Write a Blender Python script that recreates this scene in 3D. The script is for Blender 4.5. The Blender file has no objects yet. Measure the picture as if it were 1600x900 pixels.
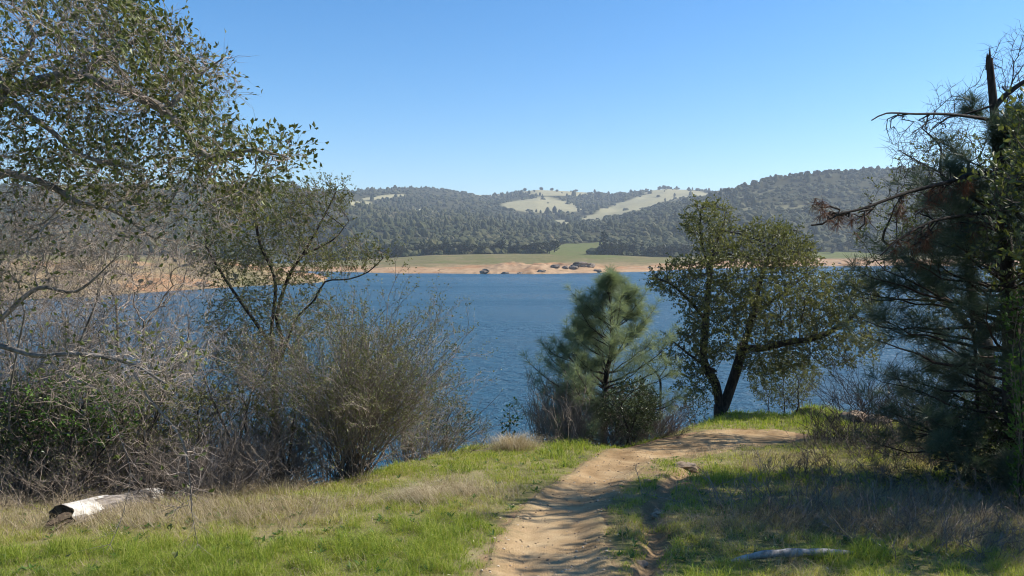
import bpy, math, random
import numpy as np
from mathutils import Vector
rng = np.random.default_rng(7)
S = bpy.context.scene
COL = S.collection

# ------------------------------------------------------------ camera, sky, sun, exposure
EYE = np.array([0.0, 0.0, 15.0])           # eye 15 m above the lake, 1.65 m above the path
F, CX, CY = 1232.0, 800.0, 450.0
PITCH = math.radians(2.8)
HOR = CY - F * math.tan(PITCH)
cam_d = bpy.data.cameras.new("camera"); cam = bpy.data.objects.new("camera", cam_d); COL.objects.link(cam)
cam_d.sensor_width = 36.0; cam_d.lens = 36.0 * F / 1600.0
cam_d.clip_start = 0.05; cam_d.clip_end = 30000
cam.location = EYE; cam.rotation_euler = (math.pi / 2 - PITCH, 0, 0)
S.camera = cam

SUN_AZ, SUN_EL = math.radians(80), math.radians(40)    # azimuth clockwise from +Y
world = bpy.data.worlds.new("World"); S.world = world; world.use_nodes = True
wn = world.node_tree; wn.nodes.clear()
sky = wn.nodes.new("ShaderNodeTexSky"); sky.sky_type = 'NISHITA'; sky.sun_disc = False
sky.sun_elevation = SUN_EL; sky.sun_rotation = SUN_AZ
sky.altitude = 200; sky.air_density = 1.0; sky.dust_density = 0.3; sky.ozone_density = 4.0
bg = wn.nodes.new("ShaderNodeBackground"); bg.inputs[1].default_value = 0.098
wo = wn.nodes.new("ShaderNodeOutputWorld")
hs_ = wn.nodes.new('ShaderNodeHueSaturation'); hs_.inputs['Saturation'].default_value = 1.32; hs_.inputs['Value'].default_value = 1.07
wn.links.new(sky.outputs[0], hs_.inputs['Color']); wn.links.new(hs_.outputs[0], bg.inputs[0]); wn.links.new(bg.outputs[0], wo.inputs[0])
sl = bpy.data.lights.new("sun", 'SUN'); sl.energy = 4.9; sl.angle = math.radians(0.53); sl.color = (1, .95, .86)
sun = bpy.data.objects.new("sun", sl); COL.objects.link(sun)
sv = Vector((math.cos(SUN_EL) * math.sin(SUN_AZ), math.cos(SUN_EL) * math.cos(SUN_AZ), math.sin(SUN_EL)))
sun.rotation_euler = sv.to_track_quat('Z', 'Y').to_euler(); sun.location = (60, 10, 60)
S.view_settings.view_transform = 'Standard'; S.view_settings.look = 'None'
S.view_settings.gamma = 1.0; S.view_settings.use_curve_mapping = False
S.view_settings.exposure = 0.80
S.cycles.use_denoising = True
try: S.cycles.denoiser = 'OPENIMAGEDENOISE'
except Exception: pass
S.cycles.filter_width = 1.05; S.cycles.max_bounces = 8; S.cycles.transparent_max_bounces = 8; S.cycles.volume_bounces = 0
S.cycles.sample_clamp_indirect = 6.0; S.cycles.caustics_reflective = False; S.cycles.caustics_refractive = False

# ------------------------------------------------------------ helpers
def smooth(a, b, x):
    t = np.clip((np.asarray(x, float) - a) / (b - a), 0, 1); return t * t * (3 - 2 * t)
def _hash(ix, iy, s):
    h = (ix.astype(np.int64) * 374761393 + iy.astype(np.int64) * 668265263 + s * 974634777) & 0xffffffff
    h = ((h ^ (h >> 13)) * 1274126177) & 0xffffffff
    return ((h ^ (h >> 16)) & 0xffff) / 65535.0
def vnoise(x, y, s=0):
    x = np.asarray(x, float); y = np.asarray(y, float)
    ix = np.floor(x); iy = np.floor(y); fx = x - ix; fy = y - iy
    fx = fx * fx * (3 - 2 * fx); fy = fy * fy * (3 - 2 * fy)
    ix = ix.astype(np.int64); iy = iy.astype(np.int64)
    a = _hash(ix, iy, s); b = _hash(ix + 1, iy, s); c = _hash(ix, iy + 1, s); d = _hash(ix + 1, iy + 1, s)
    return (a * (1 - fx) + b * fx) * (1 - fy) + (c * (1 - fx) + d * fx) * fy
def fbm(x, y, s=0, o=4):
    r = 0; a = .5; t = 0
    for k in range(o):
        r = r + a * vnoise(x * 2 ** k, y * 2 ** k, s + k); t += a; a *= .55
    return r / t
def dirs(px, py):
    a = (np.asarray(px, float) - CX) / F; b = -(np.asarray(py, float) - CY) / F
    yy = math.cos(PITCH) + b * math.sin(PITCH); zz = -math.sin(PITCH) + b * math.cos(PITCH)
    return a / yy, zz / yy
def P(px, py, d):
    a, z = dirs(px, py); return np.array([a * d, d, EYE[2] + z * d])
def zpix(py, d):
    return EYE[2] + dirs(CX, py)[1] * d
def project(p):
    p = np.asarray(p, float); y = p[..., 1]; z = p[..., 2] - EYE[2]
    fw = y * math.cos(PITCH) - z * math.sin(PITCH); up = y * math.sin(PITCH) + z * math.cos(PITCH)
    return CX + F * p[..., 0] / fw, CY - F * up / fw

def mk(name, chunks, mats, parent=None, smooth_shade=False, loc=None):
    """ONE mesh object from chunks (verts, faces[n,k], var per vertex, material slot)."""
    V, L, LS, LT, MI, A = [], [], [], [], [], []
    vo = 0; lo = 0
    for ch in chunks:
        v, f = ch[0], ch[1]
        if len(v) == 0 or len(f) == 0: continue
        a = ch[2] if len(ch) > 2 and ch[2] is not None else np.zeros(len(v))
        m = ch[3] if len(ch) > 3 else 0
        V.append(v); A.append(np.broadcast_to(a, (len(v),)))
        n, k = f.shape
        L.append((f + vo).ravel()); LS.append(lo + np.arange(n) * k); LT.append(np.full(n, k)); MI.append(np.full(n, m))
        vo += len(v); lo += n * k
    V = np.concatenate(V); L = np.concatenate(L); LS = np.concatenate(LS); LT = np.concatenate(LT); MI = np.concatenate(MI); A = np.concatenate(A)
    if loc is not None: V = V - np.asarray(loc)
    me = bpy.data.meshes.new(name)
    me.vertices.add(len(V)); me.vertices.foreach_set("co", V.astype(np.float32).ravel())
    me.loops.add(len(L)); me.loops.foreach_set("vertex_index", L.astype(np.int32))
    me.polygons.add(len(LS)); me.polygons.foreach_set("loop_start", LS.astype(np.int32))
    me.polygons.foreach_set("material_index", MI.astype(np.int32))
    me.polygons.foreach_set("use_smooth", np.full(len(LS), smooth_shade))
    at = me.attributes.new("var", 'FLOAT', 'POINT'); at.data.foreach_set("value", A.astype(np.float32))
    for m in (mats if isinstance(mats, (list, tuple)) else [mats]): me.materials.append(m)
    me.update(calc_edges=True); me.validate()
    o = bpy.data.objects.new(name, me); COL.objects.link(o)
    if parent is not None: o.parent = parent
    elif loc is not None: o.location = loc
    return o
def tag(o, label=None, cat=None, group=None, kind=None):
    for k, v in (("label", label), ("category", cat), ("group", group), ("kind", kind)):
        if v: o[k] = v
    return o
def empty(name, loc, label, cat, group=None):
    o = bpy.data.objects.new(name, None); COL.objects.link(o); o.location = [float(c) for c in loc]
    o.empty_display_size = .2
    return tag(o, label, cat, group)
def copy_tree(o, parent=None):
    c = o.copy(); COL.objects.link(c)
    if parent is not None: c.parent = parent
    for ch in list(o.children): copy_tree(ch, c)
    return c
def nrm(v):
    return v / np.maximum(np.linalg.norm(v, axis=-1, keepdims=True), 1e-9)
def rdir(n):
    return nrm(rng.normal(size=(n, 3)))
def basis(d):
    up = np.where(np.abs(d[:, 2:3]) > .9, np.array([[1., 0, 0]]), np.array([[0., 0, 1]]))
    u = nrm(np.cross(d, up)); return u, np.cross(d, u)

# ---- shapes
def tube(pts, rad, sides=5):
    pts = np.asarray(pts, float); rad = np.asarray(rad, float); n = len(pts)
    t = np.gradient(pts, axis=0); t = nrm(t)
    u = np.zeros_like(pts); ref = np.array([1., 0, 0]) if abs(t[0, 2]) > .8 else np.array([0, 0, 1.])
    p = ref
    for i in range(n):
        p = p - t[i] * p.dot(t[i]); l = np.linalg.norm(p)
        p = p / l if l > 1e-6 else basis(t[i:i + 1])[0][0]; u[i] = p
    w = np.cross(t, u)
    a = np.arange(sides) * 2 * math.pi / sides
    V = pts[:, None] + rad[:, None, None] * (np.cos(a)[None, :, None] * u[:, None] + np.sin(a)[None, :, None] * w[:, None])
    V = V.reshape(-1, 3)
    i = np.arange(n - 1)[:, None] * sides; j = np.arange(sides)[None]; j2 = (j + 1) % sides
    Fq = np.stack([i + j, i + j2, i + sides + j2, i + sides + j], -1).reshape(-1, 4)
    return V, Fq
def join(parts):
    V, Fc, o = [], [], 0
    for v, f in parts:
        V.append(v); Fc.append(f + o); o += len(v)
    return (np.concatenate(V), np.concatenate(Fc)) if V else (np.zeros((0, 3)), np.zeros((0, 4), int))
def twigs(p0, p1, p2, r):
    """bent thin three-sided twigs"""
    n = len(p0)
    if n == 0: return np.zeros((0, 3)), np.zeros((0, 3), int)
    u, w = basis(nrm(p2 - p0)); r = np.broadcast_to(r, (n,))[:, None]
    R = []
    for p, k in ((p0, 1.), (p1, .75)):
        for a in (0, 2.094, 4.189): R.append(p + r * k * (math.cos(a) * u + math.sin(a) * w))
    R.append(p2)
    V = np.stack(R, 1).reshape(-1, 3)
    T = np.array([[0, 1, 4], [0, 4, 3], [1, 2, 5], [1, 5, 4], [2, 0, 3], [2, 3, 5], [3, 4, 6], [4, 5, 6], [5, 3, 6]])
    return V, (np.arange(n)[:, None, None] * 7 + T[None]).reshape(-1, 3)
def leaves(pos, d, L, W, fold=.25, nr=None):
    n = len(pos); L = np.broadcast_to(L, (n,))[:, None]; W = np.broadcast_to(W, (n,))[:, None]
    d = nrm(d); k = rdir(n) if nr is None else nr
    s = nrm(np.cross(d, k)); nn = np.cross(s, d)
    V = np.stack([pos, pos + d * L * .5 + s * W * .5 + nn * W * fold, pos + d * L, pos + d * L * .5 - s * W * .5 + nn * W * fold], 1).reshape(-1, 3)
    b = np.arange(n)[:, None] * 4
    return V, np.concatenate([b + np.array([[0, 1, 2]]), b + np.array([[0, 2, 3]])])
def needles(pos, d, L, w):
    n = len(pos); L = np.broadcast_to(L, (n,))[:, None]
    d = nrm(d); s = nrm(np.cross(d, rdir(n))); dr = np.array([[0, 0, -1.]]) * L * .10
    m = pos + d * L * .55 + dr * .3; t = pos + d * L + dr
    V = np.stack([pos - s * w * .4, pos + s * w * .4, m + s * w * .5, m - s * w * .5, t], 1).reshape(-1, 3)
    b = np.arange(n)[:, None] * 5
    return V, np.concatenate([b + np.array([[0, 1, 2]]), b + np.array([[0, 2, 3]]), b + np.array([[3, 2, 4]])])
def spread(d, ang):
    """random directions within about ang radians of d"""
    n = len(d); u, w = basis(nrm(d)); a = rng.uniform(0, 2 * math.pi, n); t = np.abs(rng.normal(0, 1, n)) * 0 + ang * np.sqrt(rng.uniform(.1, 1, n))
    return nrm(nrm(d) * np.cos(t)[:, None] + (u * np.cos(a)[:, None] + w * np.sin(a)[:, None]) * np.sin(t)[:, None])
def wander(p0, p1, n, amp):
    t = np.linspace(0, 1, n)[:, None]; p = np.asarray(p0) * (1 - t) + np.asarray(p1) * t
    w = np.cumsum(rng.normal(0, 1, (n, 3)), 0); w -= w[0]; w -= t * w[-1]
    return p + w * amp / math.sqrt(n)
def spline(pts, step):
    pts = np.asarray(pts, float); n = len(pts)
    if n == 2: return np.linspace(pts[0], pts[1], max(2, int(np.linalg.norm(pts[1] - pts[0]) / step)))
    e = np.concatenate([[2 * pts[0] - pts[1]], pts, [2 * pts[-1] - pts[-2]]]); out = []
    for i in range(1, n):
        a, b, c, d = e[i - 1], e[i], e[i + 1], e[i + 2]; m = max(1, int(np.linalg.norm(c - b) / step))
        t = np.arange(m)[:, None] / m
        out.append(.5 * (2 * b + (c - a) * t + (2 * a - 5 * b + 4 * c - d) * t ** 2 + (3 * b - 3 * c + d - a) * t ** 3))
    out.append(pts[-1:]); return np.concatenate(out)

# ---- materials
def mat(name):
    m = bpy.data.materials.new(name); m.use_nodes = True; t = m.node_tree; t.nodes.clear()
    o = t.nodes.new("ShaderNodeOutputMaterial")
    def N(kind, **kw):
        n = t.nodes.new(kind)
        for k, v in kw.items():
            if k.startswith("i_"):
                key = k[2:]; key = int(key) if key.isdigit() else key.replace("_", " "); n.inputs[key].default_value = v
            else: setattr(n, k, v)
        return n
    return m, t, o, N
def ramp(N, stops, interp='LINEAR'):
    r = N("ShaderNodeValToRGB"); e = r.color_ramp.elements; r.color_ramp.interpolation = interp
    while len(e) < len(stops): e.new(.5)
    for x, (p, c) in zip(e, stops): x.position = p; x.color = (*c, 1)
    return r
def leaf_mat(name, stops, rough=.5, trans=.35, spec=.35, tint=(1.0, 1.15, .5)):
    m, t, o, N = mat(name); L = t.links.new
    a = N("ShaderNodeAttribute", attribute_name="var"); r = ramp(N, stops); L(a.outputs["Fac"], r.inputs[0])
    b = N("ShaderNodeBsdfPrincipled", i_Roughness=rough); b.inputs["Specular IOR Level"].default_value = spec; L(r.outputs[0], b.inputs["Base Color"])
    if trans > 0:
        g = N("ShaderNodeMix", data_type='RGBA', blend_type='MULTIPLY'); g.inputs[0].default_value = 1; g.inputs[7].default_value = (*[min(1, c) for c in tint], 1)
        L(r.outputs[0], g.inputs[6]); tr = N("ShaderNodeBsdfTranslucent"); L(g.outputs[2], tr.inputs[0])
        mx = N("ShaderNodeMixShader"); mx.inputs[0].default_value = trans; L(b.outputs[0], mx.inputs[1]); L(tr.outputs[0], mx.inputs[2]); L(mx.outputs[0], o.inputs[0])
    else: L(b.outputs[0], o.inputs[0])
    return m
def bark_mat(name, c1, c2, scale=18., rough=.9, bump=.4):
    m, t, o, N = mat(name); L = t.links.new
    tc = N("ShaderNodeTexCoord"); mp = N("ShaderNodeMapping"); mp.inputs["Scale"].default_value = (1, 1, .3); L(tc.outputs["Object"], mp.inputs[0])
    n = N("ShaderNodeTexNoise", i_Scale=scale, i_Detail=5., i_Roughness=.65); L(mp.outputs[0], n.inputs[0])
    r = ramp(N, [(.35, c1), (.65, c2)]); L(n.outputs[0], r.inputs[0])
    b = N("ShaderNodeBsdfPrincipled", i_Roughness=rough); b.inputs["Specular IOR Level"].default_value = .15; L(r.outputs[0], b.inputs["Base Color"])
    bp = N("ShaderNodeBump", i_Strength=bump, i_Distance=.02); L(n.outputs[0], bp.inputs["Height"]); L(bp.outputs[0], b.inputs["Normal"])
    L(b.outputs[0], o.inputs[0]); return m
M = {}
M['bark_dark'] = bark_mat('dark_bark', (.018, .014, .011), (.06, .05, .042))
M['bark_grey'] = bark_mat('grey_bark', (.09, .08, .07), (.26, .235, .21))
M['bark_pine'] = bark_mat('pine_bark', (.02, .014, .011), (.07, .05, .038))
M['twig_grey'] = bark_mat('grey_twig', (.15, .118, .095), (.37, .305, .25), 30, bump=0.)
M['twig_mid'] = bark_mat('brown_twig', (.11, .085, .065), (.28, .225, .18), 30, bump=0.)
M['twig_dark'] = bark_mat('dark_twig', (.03, .024, .02), (.095, .078, .065), 30, bump=0.)
M['oak_leaf'] = leaf_mat('oak_leaf', [(0, (.06, .076, .022)), (.5, (.135, .15, .045)), (.85, (.22, .225, .08)), (1, (.30, .29, .14))], rough=.5, spec=.35, trans=.35)
M['oak_leaf_olive'] = leaf_mat('olive_oak_leaf', [(0, (.075, .085, .026)), (.5, (.15, .156, .06)), (.85, (.23, .225, .095)), (1, (.32, .30, .15))], rough=.45, spec=.4, trans=.45)
M['bright_leaf'] = leaf_mat('bright_leaf', [(0, (.04, .085, .015)), (.5, (.08, .16, .025)), (1, (.15, .25, .05))], trans=.45)
M['shrub_leaf'] = leaf_mat('shrub_leaf', [(0, (.028, .042, .014)), (.5, (.055, .075, .022)), (1, (.11, .13, .04))], rough=.4, trans=.2)
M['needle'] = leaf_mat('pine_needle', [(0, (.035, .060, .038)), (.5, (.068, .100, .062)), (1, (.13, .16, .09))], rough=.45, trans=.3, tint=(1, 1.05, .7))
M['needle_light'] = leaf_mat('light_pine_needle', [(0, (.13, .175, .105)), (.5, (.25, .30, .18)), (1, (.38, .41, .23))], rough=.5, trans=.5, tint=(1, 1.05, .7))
M['needle_dead'] = leaf_mat('dead_pine_needle', [(0, (.06, .026, .014)), (.5, (.13, .058, .03)), (1, (.22, .12, .065))], rough=.7, trans=.25, tint=(1, .8, .5))
M['grass'] = leaf_mat('green_grass', [(0, (.13, .20, .028)), (.35, (.29, .36, .05)), (.6, (.42, .42, .10)), (.82, (.50, .43, .20)), (1, (.60, .51, .32))], rough=.6, trans=.5, spec=.25)
M['straw'] = leaf_mat('dry_straw', [(0, (.20, .15, .09)), (.5, (.40, .32, .195)), (1, (.62, .53, .37))], rough=.7, trans=.25, spec=.2, tint=(1, .9, .6))

# ------------------------------------------------------------ near ground
SLOPE = 0.12
def plane_pt(px, py):
    a, z = dirs(px, py); d = 1.65 / (-z - SLOPE); return np.stack([a * d, d], -1)
edge_px = [(-500, 770), (-200, 775), (0, 772), (200, 765), (400, 748), (560, 731), (640, 712), (700, 697), (800, 684), (900, 684), (960, 690), (1050, 664), (1130, 645), (1240, 634), (1290, 652), (1450, 666), (1600, 676), (1900, 690)]
edge_xy = np.array([plane_pt(*p) for p in edge_px]); _o = np.argsort(edge_xy[:, 0]); edge_xy = edge_xy[_o]
def edge_y(x):
    return np.interp(x, edge_xy[:, 0], edge_xy[:, 1]) + .35 * (vnoise(np.asarray(x) * 1.7, np.zeros_like(x), 5) - .5)
trailL = [plane_pt(*p) for p in [(738, 960), (748, 900), (764, 860), (786, 820), (812, 790), (848, 764), (886, 742), (918, 722), (944, 706), (985, 697), (1050, 684), (1100, 673), (1165, 668), (1215, 671), (1245, 674)]]
trailR = [plane_pt(*p) for p in [(985, 960), (968, 900), (952, 862), (945, 830), (945, 800), (955, 780), (972, 764), (985, 748), (1000, 733), (1022, 722), (1065, 717), (1110, 712), (1170, 699), (1220, 687), (1248, 679)]]
def resamp(p, n):
    p = np.array(p); s = np.concatenate([[0], np.cumsum(np.linalg.norm(np.diff(p, axis=0), axis=1))]); q = np.linspace(0, s[-1], n)
    return np.stack([np.interp(q, s, p[:, 0]), np.interp(q, s, p[:, 1])], 1)
tL = resamp(spline([(*p, 0) for p in trailL], .05)[:, :2], 200); tR = resamp(spline([(*p, 0) for p in trailR], .05)[:, :2], 200)
# correspondence by parameter of the drawn points, so the bend keeps its width
def along(p, n):
    q = spline([(*a, 0) for a in p], 1e9)[:, :2]
    k = np.linspace(0, len(p) - 1, n); i = np.arange(len(p))
    a = np.array(p); return np.stack([np.interp(k, i, a[:, 0]), np.interp(k, i, a[:, 1])], 1)
NT = 260
tL, tR = along(trailL, NT), along(trailR, NT)
ker = np.ones(15) / 15
def sm(a):
    b = np.pad(a, ((7, 7), (0, 0)), mode='edge'); return np.stack([np.convolve(b[:, i], ker, 'valid') for i in (0, 1)], 1)
tL, tR = sm(tL), sm(tR)
tC = (tL + tR) / 2; _t = np.gradient(tC, axis=0); _t /= np.linalg.norm(_t, axis=1)[:, None]; tW = np.abs((tL - tR)[:, 0] * _t[:, 1] - (tL - tR)[:, 1] * _t[:, 0]) / 2; tW = np.convolve(np.pad(tW, 7, mode='edge'), ker, 'valid')
gullyC = np.array([plane_pt(*p) for p in [(1088, 728), (1062, 742), (1042, 758), (1036, 772), (1022, 788), (1014, 806), (1020, 828), (1030, 850), (1012, 880), (1000, 940)]])
gullyC = resamp(spline([(*p, 0) for p in gullyC], .05)[:, :2], 60)
def dist_poly(x, y, C, W=None):
    sh = np.shape(x); x = np.ravel(x); y = np.ravel(y); best = np.full(x.shape, 1e9); bw = np.zeros(x.shape)
    sel = np.where((x > C[:, 0].min() - 2) & (x < C[:, 0].max() + 2) & (y > C[:, 1].min() - 2) & (y < C[:, 1].max() + 2))[0]
    for s in range(0, len(sel), 20000):
        k = sel[s:s + 20000]; d = np.hypot(x[k, None] - C[None, :, 0], y[k, None] - C[None, :, 1]); i = d.argmin(1)
        best[k] = d[np.arange(len(k)), i]; bw[k] = W[i] if W is not None else 0
    return best.reshape(sh), bw.reshape(sh)
def g0(x, y):
    x = np.asarray(x, float); y = np.asarray(y, float)
    t = y - edge_y(x)
    z = 13.35 - SLOPE * y + .10 * (fbm(x * .55, y * .55, 11, 3) - .5) + .05 * (fbm(x * 2.2, y * 2.2, 12, 3) - .5)
    k = .45; sp = k * np.log1p(np.exp(np.clip(t / k, -30, 30)))
    z = z - .62 * sp + smooth(0, 6, t) * 1.0 * (fbm(x * .35, y * .35, 13, 3) - .5)
    z = z + .22 * np.exp(-(((x - 5.9) / 1.6) ** 2 + ((y - 19.0) / 2.0) ** 2))
    return np.maximum(z, -3.0 + .2 * vnoise(x * .1, y * .1, 3))
def G(x, y):
    x = np.asarray(x, float); y = np.asarray(y, float); z = g0(x, y)
    d, w = dist_poly(x, y, tC, tW)
    z = z - .045 * smooth(0, 1, (w * 1.0 - d) / .30) * (d < 50)
    d2, _ = dist_poly(x, y, gullyC)
    wd = .06 + .08 * vnoise(x * 3, y * 3, 21)
    return z - .085 * (1 - smooth(.2, 1.5, d2 / wd)) * (.5 + .8 * vnoise(x * 2.5, y * 2.5, 22))
def Gs(x, y): return float(G(np.array([x]), np.array([y]))[0])
def gp(px, py):
    """point of the ground seen at a photo pixel (for planting things at their real place)"""
    a, z = dirs(px, py); d = np.linspace(2.5, 45, 3000); h = g0(a * d, d); gap = EYE[2] + z * d - h; hit = gap < 0; i = int(np.argmax(hit)) if hit.any() else int(np.argmin(gap + 9 * (d < 5)))
    return np.array([a * d[i], d[i], Gs(a * d[i], d[i])])

xs = np.unique(np.concatenate([np.linspace(-70, -9, 90), np.arange(-9, 11, .055), np.linspace(11, 70, 90)]))
ys = np.unique(np.concatenate([np.linspace(-40, 2, 50), np.arange(2, 16, .055), np.arange(16, 24, .09), np.linspace(24, 60, 90)]))
gx, gy = np.meshgrid(xs, ys); gz = G(gx, gy)
nx, ny = len(xs), len(ys)
idx = np.arange(nx * ny).reshape(ny, nx)
quads = np.stack([idx[:-1, :-1], idx[:-1, 1:], idx[1:, 1:], idx[1:, :-1]], -1).reshape(-1, 4)
dt, wt = dist_poly(gx, gy, tC, tW); dgul, _ = dist_poly(gx, gy, gullyC)
bank = smooth(.2, 1.6, gy - edge_y(gx)) * smooth(7.0, 8.0, gx)
dirt = np.clip(np.maximum.reduce([1 - smooth(-.06, .10, dt - wt - .16 * (fbm(gx * 4, gy * 4, 31) - .5)), .85 * (1 - smooth(.04, .26, dgul + .12 * (fbm(gx * 5, gy * 5, 34) - .5))), bank]), 0, 1)
_pg = plane_pt(np.array([1045.]), np.array([752.]))[0]
dirt = np.maximum(dirt, .9 * np.exp(-(((gx - _pg[0]) / .75) ** 2 + ((gy - _pg[1]) / 1.5) ** 2)) * smooth(.3, .55, fbm(gx * 2.4, gy * 2.4, 33)))
dirt = np.where(dt > 50, bank, dirt)

m, t, o, N = mat('ground_soil'); L = t.links.new
tc = N("ShaderNodeTexCoord"); at = N("ShaderNodeAttribute", attribute_name="var")
n1 = N("ShaderNodeTexNoise", i_Scale=1.3, i_Detail=6., i_Roughness=.65); n2 = N("ShaderNodeTexNoise", i_Scale=60., i_Detail=4., i_Roughness=.7)
L(tc.outputs["Object"], n1.inputs[0]); L(tc.outputs["Object"], n2.inputs[0])
turf = ramp(N, [(.3, (.10, .10, .032)), (.5, (.18, .165, .06)), (.62, (.26, .215, .11)), (.75, (.31, .25, .15))]); L(n1.outputs[0], turf.inputs[0])
soil = ramp(N, [(.3, (.15, .088, .046)), (.52, (.26, .165, .092)), (.75, (.36, .25, .155))]); L(n2.outputs[0], soil.inputs[0])
mx = N("ShaderNodeMix", data_type='RGBA'); L(at.outputs["Fac"], mx.inputs[0]); L(turf.outputs[0], mx.inputs[6]); L(soil.outputs[0], mx.inputs[7])
b = N("ShaderNodeBsdfPrincipled", i_Roughness=.95); b.inputs["Specular IOR Level"].default_value = .1; L(mx.outputs[2], b.inputs["Base Color"])
bp = N("ShaderNodeBump", i_Strength=.6, i_Distance=.02); L(n2.outputs[0], bp.inputs["Height"]); L(bp.outputs[0], b.inputs["Normal"]); L(b.outputs[0], o.inputs[0])
M['ground'] = m
ground = mk('ground', [(np.stack([gx, gy, gz], -1).reshape(-1, 3), quads, dirt.ravel())], m, smooth_shade=True)
tag(ground, 'grassy hillside sloping down to the lake', 'ground', kind='structure')

# path: one conforming sheet, worn and dished, ragged sides
m, t, o, N = mat('path_dirt'); L = t.links.new
tc = N("ShaderNodeTexCoord")
n1 = N("ShaderNodeTexNoise", i_Scale=2.2, i_Detail=6., i_Roughness=.6); n2 = N("ShaderNodeTexNoise", i_Scale=95., i_Detail=3., i_Roughness=.75); v1 = N("ShaderNodeTexVoronoi", i_Scale=70.)
for n in (n1, n2, v1): L(tc.outputs["Object"], n.inputs[0])
r1 = ramp(N, [(.32, (.23, .145, .070)), (.5, (.36, .245, .130)), (.68, (.46, .335, .19))]); L(n1.outputs[0], r1.inputs[0])
r2 = ramp(N, [(.30, (.42, .38, .34)), (.48, (.95, .93, .9)), (.75, (1.15, 1.12, 1.08))]); L(n2.outputs[0], r2.inputs[0])
mx = N("ShaderNodeMix", data_type='RGBA', blend_type='MULTIPLY'); mx.inputs[0].default_value = .75; L(r1.outputs[0], mx.inputs[6]); L(r2.outputs[0], mx.inputs[7])
at = N("ShaderNodeAttribute", attribute_name="var"); n4 = N("ShaderNodeTexNoise", i_Scale=7., i_Detail=6., i_Roughness=.7); L(tc.outputs["Object"], n4.inputs[0])
am_ = N("ShaderNodeMath", operation='MULTIPLY_ADD'); am_.inputs[1].default_value = 1.3; L(n4.outputs[0], am_.inputs[0]); L(at.outputs["Fac"], am_.inputs[2])
er = ramp(N, [(.0, (0, 0, 0)), (.62, (0, 0, 0)), (.80, (1, 1, 1))]); sc_ = N("ShaderNodeMath", operation='MULTIPLY'); sc_.inputs[1].default_value = .5; L(am_.outputs[0], sc_.inputs[0]); L(sc_.outputs[0], er.inputs[0])
th_ = ramp(N, [(.35, (.14, .105, .05)), (.6, (.27, .205, .11)), (.75, (.38, .30, .17))]); L(n2.outputs[0], th_.inputs[0])
mx2 = N("ShaderNodeMix", data_type='RGBA'); L(er.outputs[0], mx2.inputs[0]); L(mx.outputs[2], mx2.inputs[6]); L(th_.outputs[0], mx2.inputs[7])
b = N("ShaderNodeBsdfPrincipled", i_Roughness=.95); b.inputs["Specular IOR Level"].default_value = .1; L(mx2.outputs[2], b.inputs["Base Color"])
ad = N("ShaderNodeMath", operation='ADD'); L(n2.outputs[0], ad.inputs[0]); L(v1.outputs[0], ad.inputs[1])
bp = N("ShaderNodeBump", i_Strength=.55, i_Distance=.012); L(ad.outputs[0], bp.inputs["Height"]); L(bp.outputs[0], b.inputs["Normal"]); L(b.outputs[0], o.inputs[0])
M['path'] = m
K = 44; s = np.linspace(0, 1, K)[None, :, None]
jl = 1 + .26 * (fbm(np.arange(NT) * .10, np.zeros(NT), 41) - .5)[:, None]; jr = 1 + .28 * (fbm(np.arange(NT) * .11, np.ones(NT), 42) - .5)[:, None]
eL = tC + (tL - tC) * jl * 1.06; eR = tC + (tR - tC) * jr * 1.06
pp = eL[:, None] * (1 - s) + eR[:, None] * s
pz = G(pp[..., 0], pp[..., 1]) + .010 + .010 * (fbm(pp[..., 0] * 2.3, pp[..., 1] * 2.3, 43, 4) - .5) * (1 - np.abs(2 * s[..., 0] - 1) ** 2)
pz -= .022 * smooth(.86, 1.0, np.abs(2 * s[..., 0] - 1))
pvar = np.broadcast_to(np.abs(2 * s[..., 0] - 1), pz.shape).ravel()
i2 = np.arange(NT * K).reshape(NT, K); q = np.stack([i2[:-1, :-1], i2[:-1, 1:], i2[1:, 1:], i2[1:, :-1]], -1).reshape(-1, 4)
trail = mk('path', [(np.concatenate([pp, pz[..., None]], -1).reshape(-1, 3), q, pvar)], M['path'], smooth_shade=True)
tag(trail, 'worn tan dirt footpath curving right toward the oak', 'path', kind='structure')

# ------------------------------------------------------------ lake
m, t, o, N = mat('lake_water'); L = t.links.new
tc = N("ShaderNodeTexCoord"); mp = N("ShaderNodeMapping"); mp.inputs["Scale"].default_value = (.75, 1, 1); L(tc.outputs["Object"], mp.inputs[0])
n1 = N("ShaderNodeTexNoise", i_Scale=.55, i_Detail=5., i_Roughness=.62, i_Distortion=.3); n2 = N("ShaderNodeTexNoise", i_Scale=2.6, i_Detail=3., i_Roughness=.6); n3 = N("ShaderNodeTexNoise", i_Scale=.018, i_Detail=3.)
for n in (n1, n2): L(mp.outputs[0], n.inputs[0])
L(tc.outputs["Object"], n3.inputs[0])
b1 = N("ShaderNodeBump", i_Strength=1., i_Distance=2.0); b2 = N("ShaderNodeBump", i_Strength=1., i_Distance=.30)
L(n1.outputs[0], b1.inputs["Height"]); L(n2.outputs[0], b2.inputs["Height"]); L(b1.outputs[0], b2.inputs["Normal"])
b = N("ShaderNodeBsdfPrincipled", i_Roughness=.27, i_IOR=1.33); b.inputs["Base Color"].default_value = (.013, .068, .112, 1)
mp3 = N("ShaderNodeMapping"); mp3.inputs["Scale"].default_value = (.25, 1, 1); mp3.inputs["Rotation"].default_value = (0, 0, .18); L(tc.outputs["Object"], mp3.inputs[0]); L(mp3.outputs[0], n3.inputs[0])
rr_ = N("ShaderNodeMapRange"); rr_.inputs[1].default_value = .35; rr_.inputs[2].default_value = .65; rr_.inputs[3].default_value = .20; rr_.inputs[4].default_value = .36; L(n3.outputs[0], rr_.inputs[0]); L(rr_.outputs[0], b.inputs["Roughness"])
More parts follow.
